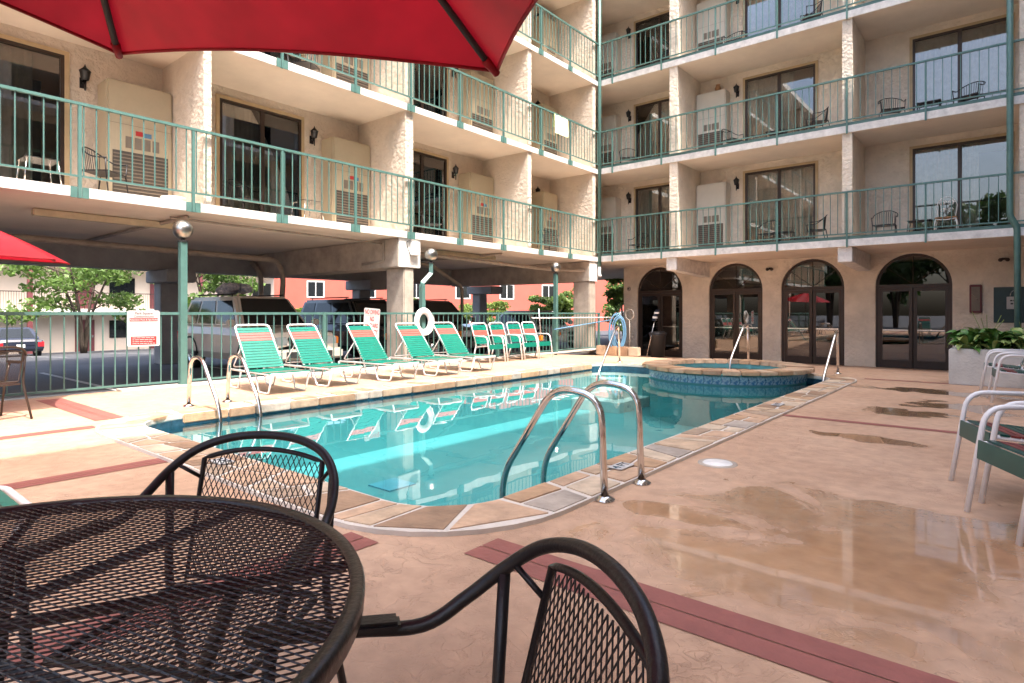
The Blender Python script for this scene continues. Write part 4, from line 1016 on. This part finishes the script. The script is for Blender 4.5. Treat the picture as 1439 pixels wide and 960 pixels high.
for k, (x, y) in enumerate(((-.3, 13.3), (.2, 13.5))):
    o = thing('flower_stalk', 'thin dry flower stalks rising ' + ('from the planter side hostas', 'from the middle hostas')[k], 'plant', (x, y, .5), 0, 'dry stalks in the planter')
    for j in range(5):
        a = random.uniform(0, 6.28); MB().tube(smooth_path([(0, 0, 0), (.06 * math.cos(a), .06 * math.sin(a), .3), (.22 * math.cos(a), .22 * math.sin(a), random.uniform(.5, .75))]), .005, 4).build('stem', 'hosta_pale', o)

# ------------------------------------------------------------------ pool tools in the far corner
def pole_obj(a, b, mat, label):
    o = MB().tube([a, b], .018, 8).build('cleaning_pole', mat); tag(o, label, 'pole'); return o
pole_obj((FX + .14, 13.4, 1.06), (-9.85, 17.0, 1.06), 'white_tube', 'long white cleaning pole hung level along the fence')
o = pole_obj((FX + .20, 14.4, .72), (-9.75, 17.0, 1.0), 'hose_blue', 'blue cleaning pole slanting down along the fence')
o = pole_obj((FX + .12, 13.85, .55), (FX + .12, 13.75, 1.32), 'pale_car', 'short pale handle standing against the fence'); MB().box(FX + .08, FX + .16, 13.8, 13.9, .42, .56).build('brush_head', 'amber', o)
hs = thing('hose_coil', 'blue pool hose coiled on the fence corner', 'hose', (-9.6, 17.0, .6))
for k in range(6):
    rx, rz_ = .17 + .012 * k, .42 + .03 * k
    MB().tube([(.05 * math.sin(k) + rx * math.cos(2 * math.pi * i / 28) * .8, -.02 * k + rx * math.cos(2 * math.pi * i / 28) * .6, .05 * math.sin(k * 2) + rz_ * math.sin(2 * math.pi * i / 28)) for i in range(28)], .02, 8, closed=True).build('hose_loop', 'hose_blue', hs)
MB().tube([(-.02, .05, -.6), (-.02, .05, .62)], .03, 6).build('stand', 'green_paint', hs)
nt_ = thing('skimmer_net', 'round pale skimmer net propped above the hose', 'net', (-9.55, 17.6, 0))
MB().tube([(.15 * math.cos(2 * math.pi * i / 20), 0, 1.15 + .17 * math.sin(2 * math.pi * i / 20)) for i in range(20)], .015, 6, closed=True).build('hoop', 'pipe_tan', nt_)
MB().tube([(0, 0, -.2), (0, 0, .98)], .014, 6).build('handle', 'pipe_tan', nt_)
br = thing('pool_brush', 'blue and white pool brush leaning by the first arch', 'brush', (-9.2, 18.1, 0))
MB().tube([(0, 0, -.25), (.25, .1, 1.0)], .014, 6).build('handle', 'steel', br)
for k in range(5): MB().box(.16 + .03 * k, .30 + .03 * k, .05, .12, .95 + .075 * k, 1.01 + .075 * k).build('bristle_row', 'navy_car' if k % 2 == 0 else 'white_tube', br)
tr = MB(); tr.lathe([(.001, 0), (.22, 0), (.26, .72), (.28, .74), (.28, .78), (.20, .80), (.001, .80)], n=24); o = tr.build('trash_can', 'trash'); o.location = (-8.95, 18.4, -.27); tag(o, 'black round trash can in front of the first arch', 'trash can')
MB().lathe([(.285, 0), (.285, .04), (.2, .09), (.001, .10)], (0, 0, .78), 24).build('lid', 'trash', o)
lw = thing('stone_kerb', 'low flagstone faced kerb below the hose coil', 'kerb', (-9.9, 17.1, 0))
for k in range(4):
    MB().box(-10.3 + .36 * k, -9.97 + .36 * k, 16.75 + .05 * k, 16.95 + .05 * k, -.14, .16 - .01 * k).build('stone', 'flag%d' % (k % 6), lw, w=True, bevel=.015)

# ------------------------------------------------------------------ vehicles
def loft(mb, secs):
    n_ = len(secs[0]); vs = [p for s_ in secs for p in s_]
    fs = [(i * n_ + j, i * n_ + (j + 1) % n_, (i + 1) * n_ + (j + 1) % n_, (i + 1) * n_ + j) for i in range(len(secs) - 1) for j in range(n_)]
    fs += [tuple(range(n_ - 1, -1, -1)), tuple((len(secs) - 1) * n_ + k for k in range(n_))]
    mb.add(vs, fs)
def car(loc, rz, label, paint, suv=True, cat='car', group='parked cars under and behind the hotel', name='parked_car'):
    """front at local +x; origin on the ground at the centre"""
    o = thing(name, label, cat, loc, rz, group); L_ = 4.5; hw = .92
    belt = 1.02 if suv else .88; roof = 1.72 if suv else 1.42; hood = .98 if suv else .84; sill = .32
    prof = [(-2.25, sill + .12, belt - .12, .84), (-2.18, sill, belt - .02, .89), (-1.6, sill - .02, belt, hw), (0, sill - .04, belt, hw), (1.05, sill - .02, belt - .02, hw), (1.5, sill, hood, .90), (2.0, sill, hood - .08, .86), (2.2, sill + .04, hood - .24, .80), (2.27, sill + .12, hood - .36, .74)]
    def sec(x, z0, z1, w_): return [(x, -w_ + .05, z0), (x, w_ - .05, z0), (x, w_, z0 + .15), (x, w_, z1 - .18), (x, w_ - .07, z1 - .02), (x, w_ * .6, z1 + .015), (x, -w_ * .6, z1 + .015), (x, -w_ + .07, z1 - .02), (x, -w_, z1 - .18), (x, -w_, z0 + .15)]
    mb = MB(); loft(mb, [sec(*p) for p in prof]); body = mb.build('body', paint, o, bevel=.03)
    cab = MB(); rear = -2.12 if suv else -1.75; rr_ = -1.95 if suv else -1.05; fw = 1.02; fr_ = .35
    def csec(x, zz, w_): return [(x, -w_, zz), (x, w_, zz)]
    b0, b1 = belt - .03, roof
    bot = [(rear, -.86), (fw, -.86), (fw, .86), (rear, .86)]; top = [(rr_, -.66), (fr_, -.66), (fr_, .66), (rr_, .66)]
    cab.add([(x, y, b0) for x, y in bot] + [(x, y, b1) for x, y in top], [(0, 3, 2, 1), (4, 5, 6, 7), (0, 1, 5, 4), (1, 2, 6, 5), (2, 3, 7, 6), (3, 0, 4, 7)])
    cb = cab.build('cabin', paint, o, bevel=.06)
    def glass(p00, p10, p11, p01, nm, out):
        """quad on the cabin skin, pushed outward"""
        q = [Vector(p) + Vector(out) * .012 for p in (p00, p10, p11, p01)]; q2 = [p - Vector(out) * .02 for p in q]
        g_ = MB(); g_.add(q + q2, [(0, 1, 2, 3), (0, 4, 5, 1), (1, 5, 6, 2), (2, 6, 7, 3), (3, 7, 4, 0)]); g_.build(nm, 'car_glass', o)
    def lerp3(a, b, t): return tuple(a[i] + (b[i] - a[i]) * t for i in range(3))
    for s_ in (-1, 1):
        A, B = (rear, s_ * .86, b0), (fw, s_ * .86, b0); D, E_ = (rr_, s_ * .66, b1), (fr_, s_ * .66, b1)
        def SP(u, v): return lerp3(lerp3(A, B, u), lerp3(D, E_, u), v)
        for u0, u1 in (((.06, .28), (.31, .60), (.63, .93)) if suv else ((.10, .50), (.53, .92))): glass(SP(u0, .12), SP(u1, .12), SP(min(u1, .95), .86), SP(u0 + .015, .86), 'side_window', (0, s_, .2))
    A, B, D, E_ = (fw, -.86, b0), (fw, .86, b0), (fr_, -.66, b1), (fr_, .66, b1)
    def WS(u, v): return lerp3(lerp3(A, B, u), lerp3(D, E_, u), v)
    glass(WS(.06, .08), WS(.94, .08), WS(.92, .92), WS(.08, .92), 'windshield', (.8, 0, .6))
    A, B, D, E_ = (rear, -.86, b0), (rear, .86, b0), (rr_, -.66, b1), (rr_, .66, b1)
    glass(WS(.1, .15), WS(.9, .15), WS(.88, .88), WS(.12, .88), 'rear_window', (-1, 0, .3))
    for x in (-1.4, 1.4):
        for s_ in (-1, 1):
            w_ = thing_part('wheel', o, (x, s_ * .80, .34))
            MB().lathe([(.2, -.11), (.33, -.11), (.35, -.07), (.35, .07), (.33, .11), (.2, .11)], (0, 0, 0), 22, 'y').build('tyre', 'tyre', w_)
            MB().lathe([(.001, .085), (.06, .10), (.14, .07), (.20, .09), (.21, .1)], (0, 0, 0), 12, 'y').lathe([(.001, -.085), (.06, -.10), (.14, -.07), (.20, -.09), (.21, -.1)], (0, 0, 0), 12, 'y').build('rim', 'chrome', w_)
            ar = MB(); ar.tube([(x + .40 * math.cos(R(a)), s_ * (hw - .005), .36 + .40 * math.sin(R(a))) for a in range(0, 181, 20)], .028, 6); ar.build('wheel_arch', 'rubber', o)
    for s_ in (-1, 1):
        MB().box(2.10, 2.262, s_ * .45, s_ * .74, hood - .36, hood - .16).build('headlight', 'lens', o, bevel=.03)
        MB().box(2.02, 2.20, s_ * .742, s_ * .83, hood - .35, hood - .17).build('turn_signal', 'amber', o, bevel=.02)
        MB().box(-2.26, -2.1, s_ * .62, s_ * .88, belt - .36, belt - .12).build('tail_light', 'red_lens', o, bevel=.02)
        MB().box(.85, 1.0, s_ * .95, s_ * 1.12, belt + .02, belt + .17).build('mirror', paint, o, bevel=.03)
        if suv: MB().tube([(-1.7, s_ * .60, roof + .05), (.2, s_ * .60, roof + .05)], .018, 6).tube([(-1.6, s_ * .60, roof - .01), (-1.6, s_ * .60, roof + .05)], .015, 5).tube([(.1, s_ * .60, roof - .01), (.1, s_ * .60, roof + .05)], .015, 5).build('roof_rail', 'rubber', o)
    MB().box(2.14, 2.275, -.42, .42, hood - .37, hood - .17).build('grille', 'rubber', o, bevel=.02)
    MB().box(2.12, 2.36, -.86, .86, sill + .0, sill + .24).build('bumper', paint, o, bevel=.05)
    MB().box(2.34, 2.375, -.55, -.22, sill + .06, sill + .19).build('air_intake', 'rubber', o); MB().box(2.34, 2.375, .22, .55, sill + .06, sill + .19).build('air_intake', 'rubber', o)
    MB().box(2.355, 2.37, -.16, .16, sill + .06, sill + .2).build('number_plate', 'sign_white', o)
    MB().box(-2.27, -2.255, -.16, .16, belt - .38, belt - .22).build('number_plate', 'sign_white', o)
    return o
def thing_part(name, parent, loc):
    # a wheel carries its tyre and rim; the disc itself is a real hub mesh
    o = MB().lathe([(.001, -.06), (.05, -.06), (.05, .06), (.001, .06)], n=8, axis='y').build(name, 'rubber', parent); o.location = loc; return o
car((-14.0, 7.28, -.13), 0, 'beige silver sport utility car facing the fence behind the first loungers', 'silver_car', True, 'car')
car((-14.5, 10.75, -.13), 0, 'black sport utility car parked past the concrete column', 'black_car', True)
car((-14.4, 13.3, -.13), 0, 'black sport utility car parked behind the upright strap chairs', 'black_car', True)
car((-14.2, 18.6, -.13), R(-10), 'pale silver car parked near the fence corner behind the poles', 'pale_car', False)
bun = MB()
for k in range(14): bun.lathe([(.001, -.1), (.13, -.06), (.15, .03), (.09, .1), (.001, .12)], (-15.2 + random.uniform(-.4, .4), 7.28 + random.uniform(-.3, .3), 1.75 + random.uniform(-.02, .14)), 8)
o = bun.build('roof_luggage', 'towel'); o.data.materials[0] = pm('plaid', (.85, .85, .88), .9, var=.5, vs=14, col2=(.16, .2, .34)); tag(o, 'plaid bundle of luggage on the roof of the beige car', 'luggage')
mo = thing('motorcycle', 'dark motorcycle with chrome engine parked behind the lounger row', 'motorcycle', (-11.7, 10.9, -.13), R(5))
for x in (-.65, .65): MB().tube([(x + .3 * math.cos(2 * math.pi * k / 20), 0, .3 + .3 * math.sin(2 * math.pi * k / 20)) for k in range(20)], .05, 8, closed=True).build('wheel', 'tyre', mo)
loft_mb = MB(); loft(loft_mb, [[(x, -w_, z - h2), (x, w_, z - h2), (x, w_ * .7, z + h2), (x, -w_ * .7, z + h2)] for x, w_, z, h2 in ((-.55, .06, .66, .05), (-.2, .15, .68, .07), (.15, .17, .78, .12), (.42, .07, .78, .06))]); loft_mb.build('tank_and_seat', 'black_car', mo, bevel=.03)
MB().lathe([(.001, -.16), (.15, -.14), (.17, 0), (.15, .14), (.001, .16)], (0, 0, .42), 14, 'y').build('engine', 'chrome', mo)
MB().tube(smooth_path([(.65, .07, .3), (.5, .08, .75), (.38, .25, .98), (.25, .34, .96)]), .018, 6).tube(smooth_path([(.65, -.07, .3), (.5, -.08, .75), (.38, -.25, .98), (.25, -.34, .96)]), .018, 6).build('fork_and_handlebar', 'chrome', mo)
MB().lathe([(.001, .06), (.07, .05), (.085, -.04), (.001, -.06)], (.55, 0, .82), 12).build('headlamp', 'lens', mo); MB().tube([(-.1, .17, .25), (-.8, .17, .3)], .04, 8).build('exhaust', 'chrome', mo)

# ------------------------------------------------------------------ beyond the parking
def gz_at(x): return -.13 if x > -19 else max(-1.35, -.13 + (x + 19) / 29 * 1.22)
bb = thing('beige_building', 'far beige motel building with maroon doors and a walkway railing', 'building', (-46, 12, -1.35))
MB().box(-54, -46, -14, 25.5, -1.4, 8.2).build('wall', 'beige_far', bb, w=True)
for z in (1.45, 4.3):
    MB().box(-45.99, -44.7, -14, 25.5, z - .18, z).build('walkway', 'white_paint', bb, w=True)
    r_ = MB().box(-44.75, -44.71, -14, 25.5, z + 1.0, z + 1.05).build('walkway_railing', 'bronze', bb, w=True)
    q = MB()
    for k in range(330): q.box(-44.74, -44.72, -14 + k * .12, -13.985 + k * .12, z, z + 1.0)
    q.build('bars', 'bronze', r_, kind='stuff') if False else None
    inv_ = wmat(bb).inverted(); q.v = [tuple(inv_ @ Vector(p)) for p in q.v]; q.build('bars', 'bronze', r_, kind='stuff')
for k in range(8):
    y = -12.5 + 4.9 * k
    for z in (-1.34, 1.5, 4.35):
        d_ = MB().box(-45.995, -45.94, y, y + 1.05, z, z + 2.1).build('door', 'maroon', bb, w=True); WM[d_.name] = wmat(bb)
        MB().box(-45.94, -45.90, y + .9, y + .97, z + .95, z + 1.1).build('handle', 'steel', d_, w=True)
        MB().box(-45.995, -45.95, y + 1.9, y + 3.4, z + .9, z + 2.05).build('window', 'car_glass', bb, w=True) if k % 2 else MB().box(-45.995, -45.95, y - .55, y - .1, z, z + 2.3).build('pilaster', 'maroon', bb, w=True)
    if k % 2 == 0: MB().box(-44.8, -44.6, y + 2.2, y + 2.45, -1.35, 4.2).build('walkway_post', 'maroon', bb, w=True)
cr = thing('coral_building', 'far coral red building with white framed windows', 'building', (-60, 60, -1.35))
def facade(root, a, b, depth, z0, z1, mat, cols, zs, w_, h_, winmat='car_glass'):
    a = Vector((a[0], a[1], 0)); b = Vector((b[0], b[1], 0)); d = (b - a); L_ = d.length; d.normalize(); nrm = Vector((d.y, -d.x, 0))
    q = [a, b, b - nrm * depth, a - nrm * depth]
    mb = MB(); mb.prism([(p.x, p.y) for p in q], z0, z1); mb.build('wall', mat, root, w=True)
    for k in range(cols):
        s_ = L_ * (k + .5) / cols
        for z in zs:
            def pt(u, v, o_): p = a + d * (s_ + u) + nrm * o_; return (p.x, p.y, z + v)
            fr = MB(); fr.add([pt(-w_ - .12, -.12, .03), pt(w_ + .12, -.12, .03), pt(w_ + .12, h_ + .12, .03), pt(-w_ - .12, h_ + .12, .03), pt(-w_ - .12, -.12, -.02), pt(w_ + .12, -.12, -.02), pt(w_ + .12, h_ + .12, -.02), pt(-w_ - .12, h_ + .12, -.02)], [(0, 1, 2, 3), (0, 4, 5, 1), (1, 5, 6, 2), (2, 6, 7, 3), (3, 7, 4, 0)])
            wd = fr.build('window', 'white_paint', root, w=True); WM[wd.name] = wmat(root)
            for u0, u1 in ((-w_, -.04), (.04, w_)):
                pn = MB(); pn.add([pt(u0, 0, .036), pt(u1, 0, .036), pt(u1, h_, .036), pt(u0, h_, .036)], [(0, 1, 2, 3)]); pn.build('pane', winmat, wd, w=True)
facade(cr, (-62, 24), (-30, 78), 14, -1.4, 9.5, 'coral', 12, (-.2, 2.9, 6.0), .75, 1.5)
pb = thing('pale_building', 'far pale grey building beside the coral one', 'building', (-24, 90, -1.35))
facade(pb, (-31.5, 80), (-8, 92), 10, -1.4, 9, 'pale_far', 6, (.5, 4), .8, 1.5)

def foliage(mb, c, rad, n_, size, rnd, squash=1.0):
    for _ in range(n_):
        while True:
            p = Vector((rnd.uniform(-1, 1), rnd.uniform(-1, 1), rnd.uniform(-1, 1)))
            if .25 < p.length < 1: break
        p = Vector((p.x * rad[0], p.y * rad[1], p.z * rad[2])) + Vector(c)
        q = Quaternion((rnd.gauss(0, 1), rnd.gauss(0, 1), rnd.gauss(0, 1), rnd.gauss(0, 1))).normalized(); s_ = size * rnd.uniform(.6, 1.3)
        pts = [q @ Vector(v) * s_ for v in ((-.5, 0, 0), (0, -.32, .05), (.6, 0, 0), (0, .32, .05))]
        mb.add([p + v for v in pts], [(0, 1, 2, 3)])
def tree(x, y, h_, spread, label, mat, seed, clumps=16, leaves=260, size=.22, trunks=3, group=None, z0=None, name='tree', low=.3):
    rnd = random.Random(seed); z0 = gz_at(x) if z0 is None else z0
    o = thing(name, label, 'tree', (x, y, z0), rnd.uniform(0, 6), group)
    tk = MB(); cr_ = MB(); tips = []
    for k in range(trunks):
        a = 2 * math.pi * k / trunks + rnd.uniform(-.4, .4); sp = spread * rnd.uniform(.25, .5)
        p = smooth_path([(.05 * math.cos(a), .05 * math.sin(a), -.05), (.2 * sp * math.cos(a), .2 * sp * math.sin(a), h_ * .3), (.6 * sp * math.cos(a), .6 * sp * math.sin(a), h_ * .6), (sp * math.cos(a), sp * math.sin(a), h_ * .85)], 4)
        tk.tube(p, [.07 * h_ / 4 * (1 - .8 * i / (len(p) - 1)) for i in range(len(p))], 7)
        for t in (.45, .6, .75, .9):
            b = p[int(t * (len(p) - 1))]; a2 = rnd.uniform(0, 6.28); e = b + Vector((math.cos(a2) * spread * .5, math.sin(a2) * spread * .5, h_ * rnd.uniform(.05, .16)))
            tk.tube([b, b.lerp(e, .5) + Vector((0, 0, .06)), e], [.022 * h_ / 4, .016 * h_ / 4, .006], 5); tips.append(e)
    tk.build('trunk', 'bark', o)
    for k in range(clumps):
        if k < len(tips): c = tips[k]
        else:
            a = rnd.uniform(0, 6.28); rr = spread * math.sqrt(rnd.uniform(0, 1)); c = Vector((rr * math.cos(a), rr * math.sin(a), h_ * rnd.uniform(low, 1.0)))
        foliage(cr_, c, (spread * rnd.uniform(.22, .42), spread * rnd.uniform(.22, .42), h_ * rnd.uniform(.05, .11)), leaves, size, rnd)
    cr_.build('crown', mat, o); return o
tree(-38, 10.3, 6.0, 3.4, 'small many stemmed maple in front of the beige building', 'leaf', 1, 26, 150, .26, 4)
tree(-31, 1.2, 5.2, 2.4, 'leafy tree at the left end of the beige building', 'leaf', 2, 20, 150, .26, 3)
tree(-35, 15.5, 5.4, 2.6, 'small tree seen beside the grey rear column', 'leaf', 3, 20, 150, .26, 3)
for i, (x, y, h_, s_, m_) in enumerate([(-30, 20, 2.4, 1.8, 'leaf_lime'), (-31, 25, 2.6, 2.0, 'leaf_lime'), (-27, 30, 2.6, 1.9, 'leaf_lime'), (-22, 31, 2.9, 1.6, 'leaf'), (-17.5, 31.5, 3.4, 1.5, 'leaf'), (-14.5, 27, 3.8, 1.4, 'leaf_lime'), (-33, 21, 2.2, 1.6, 'leaf'), (-20, 28, 2.4, 1.3, 'leaf_lime')]):
    tree(x, y, h_, s_, 'round green shrub ' + ['before the beige building end', 'lime green, low, before the coral building', 'behind the black car at the column', 'behind the row of strap chairs', 'beside the third lamp post', 'seen in the gap by the first arch', 'small, before the beige building', 'small, behind the second black car'][i], m_, 20 + i, 16, 170, .2, 3, 'shrubs behind the parking', name='shrub', low=.1)
for i, (x, y) in enumerate(((-8, -24), (-3.5, -20), (-13, -22), (1.5, -26), (-19, -26), (-26, -22))):
    tree(x, y, 9 + i % 3, 3.6, 'tall leafy tree on the open court side, ' + ('spread over the middle', 'standing closest', 'left of the middle one', 'beside the tall wing', 'far back', 'by the parking')[i], 'leaf_dark', 50 + i, 26, 120, .5, 3, 'trees on the open side of the court', z0=-.13)
car((-37.5, 7.1, gz_at(-37.5)), R(180), 'dark car with red tail lights parked before the beige building', 'navy_car', False);
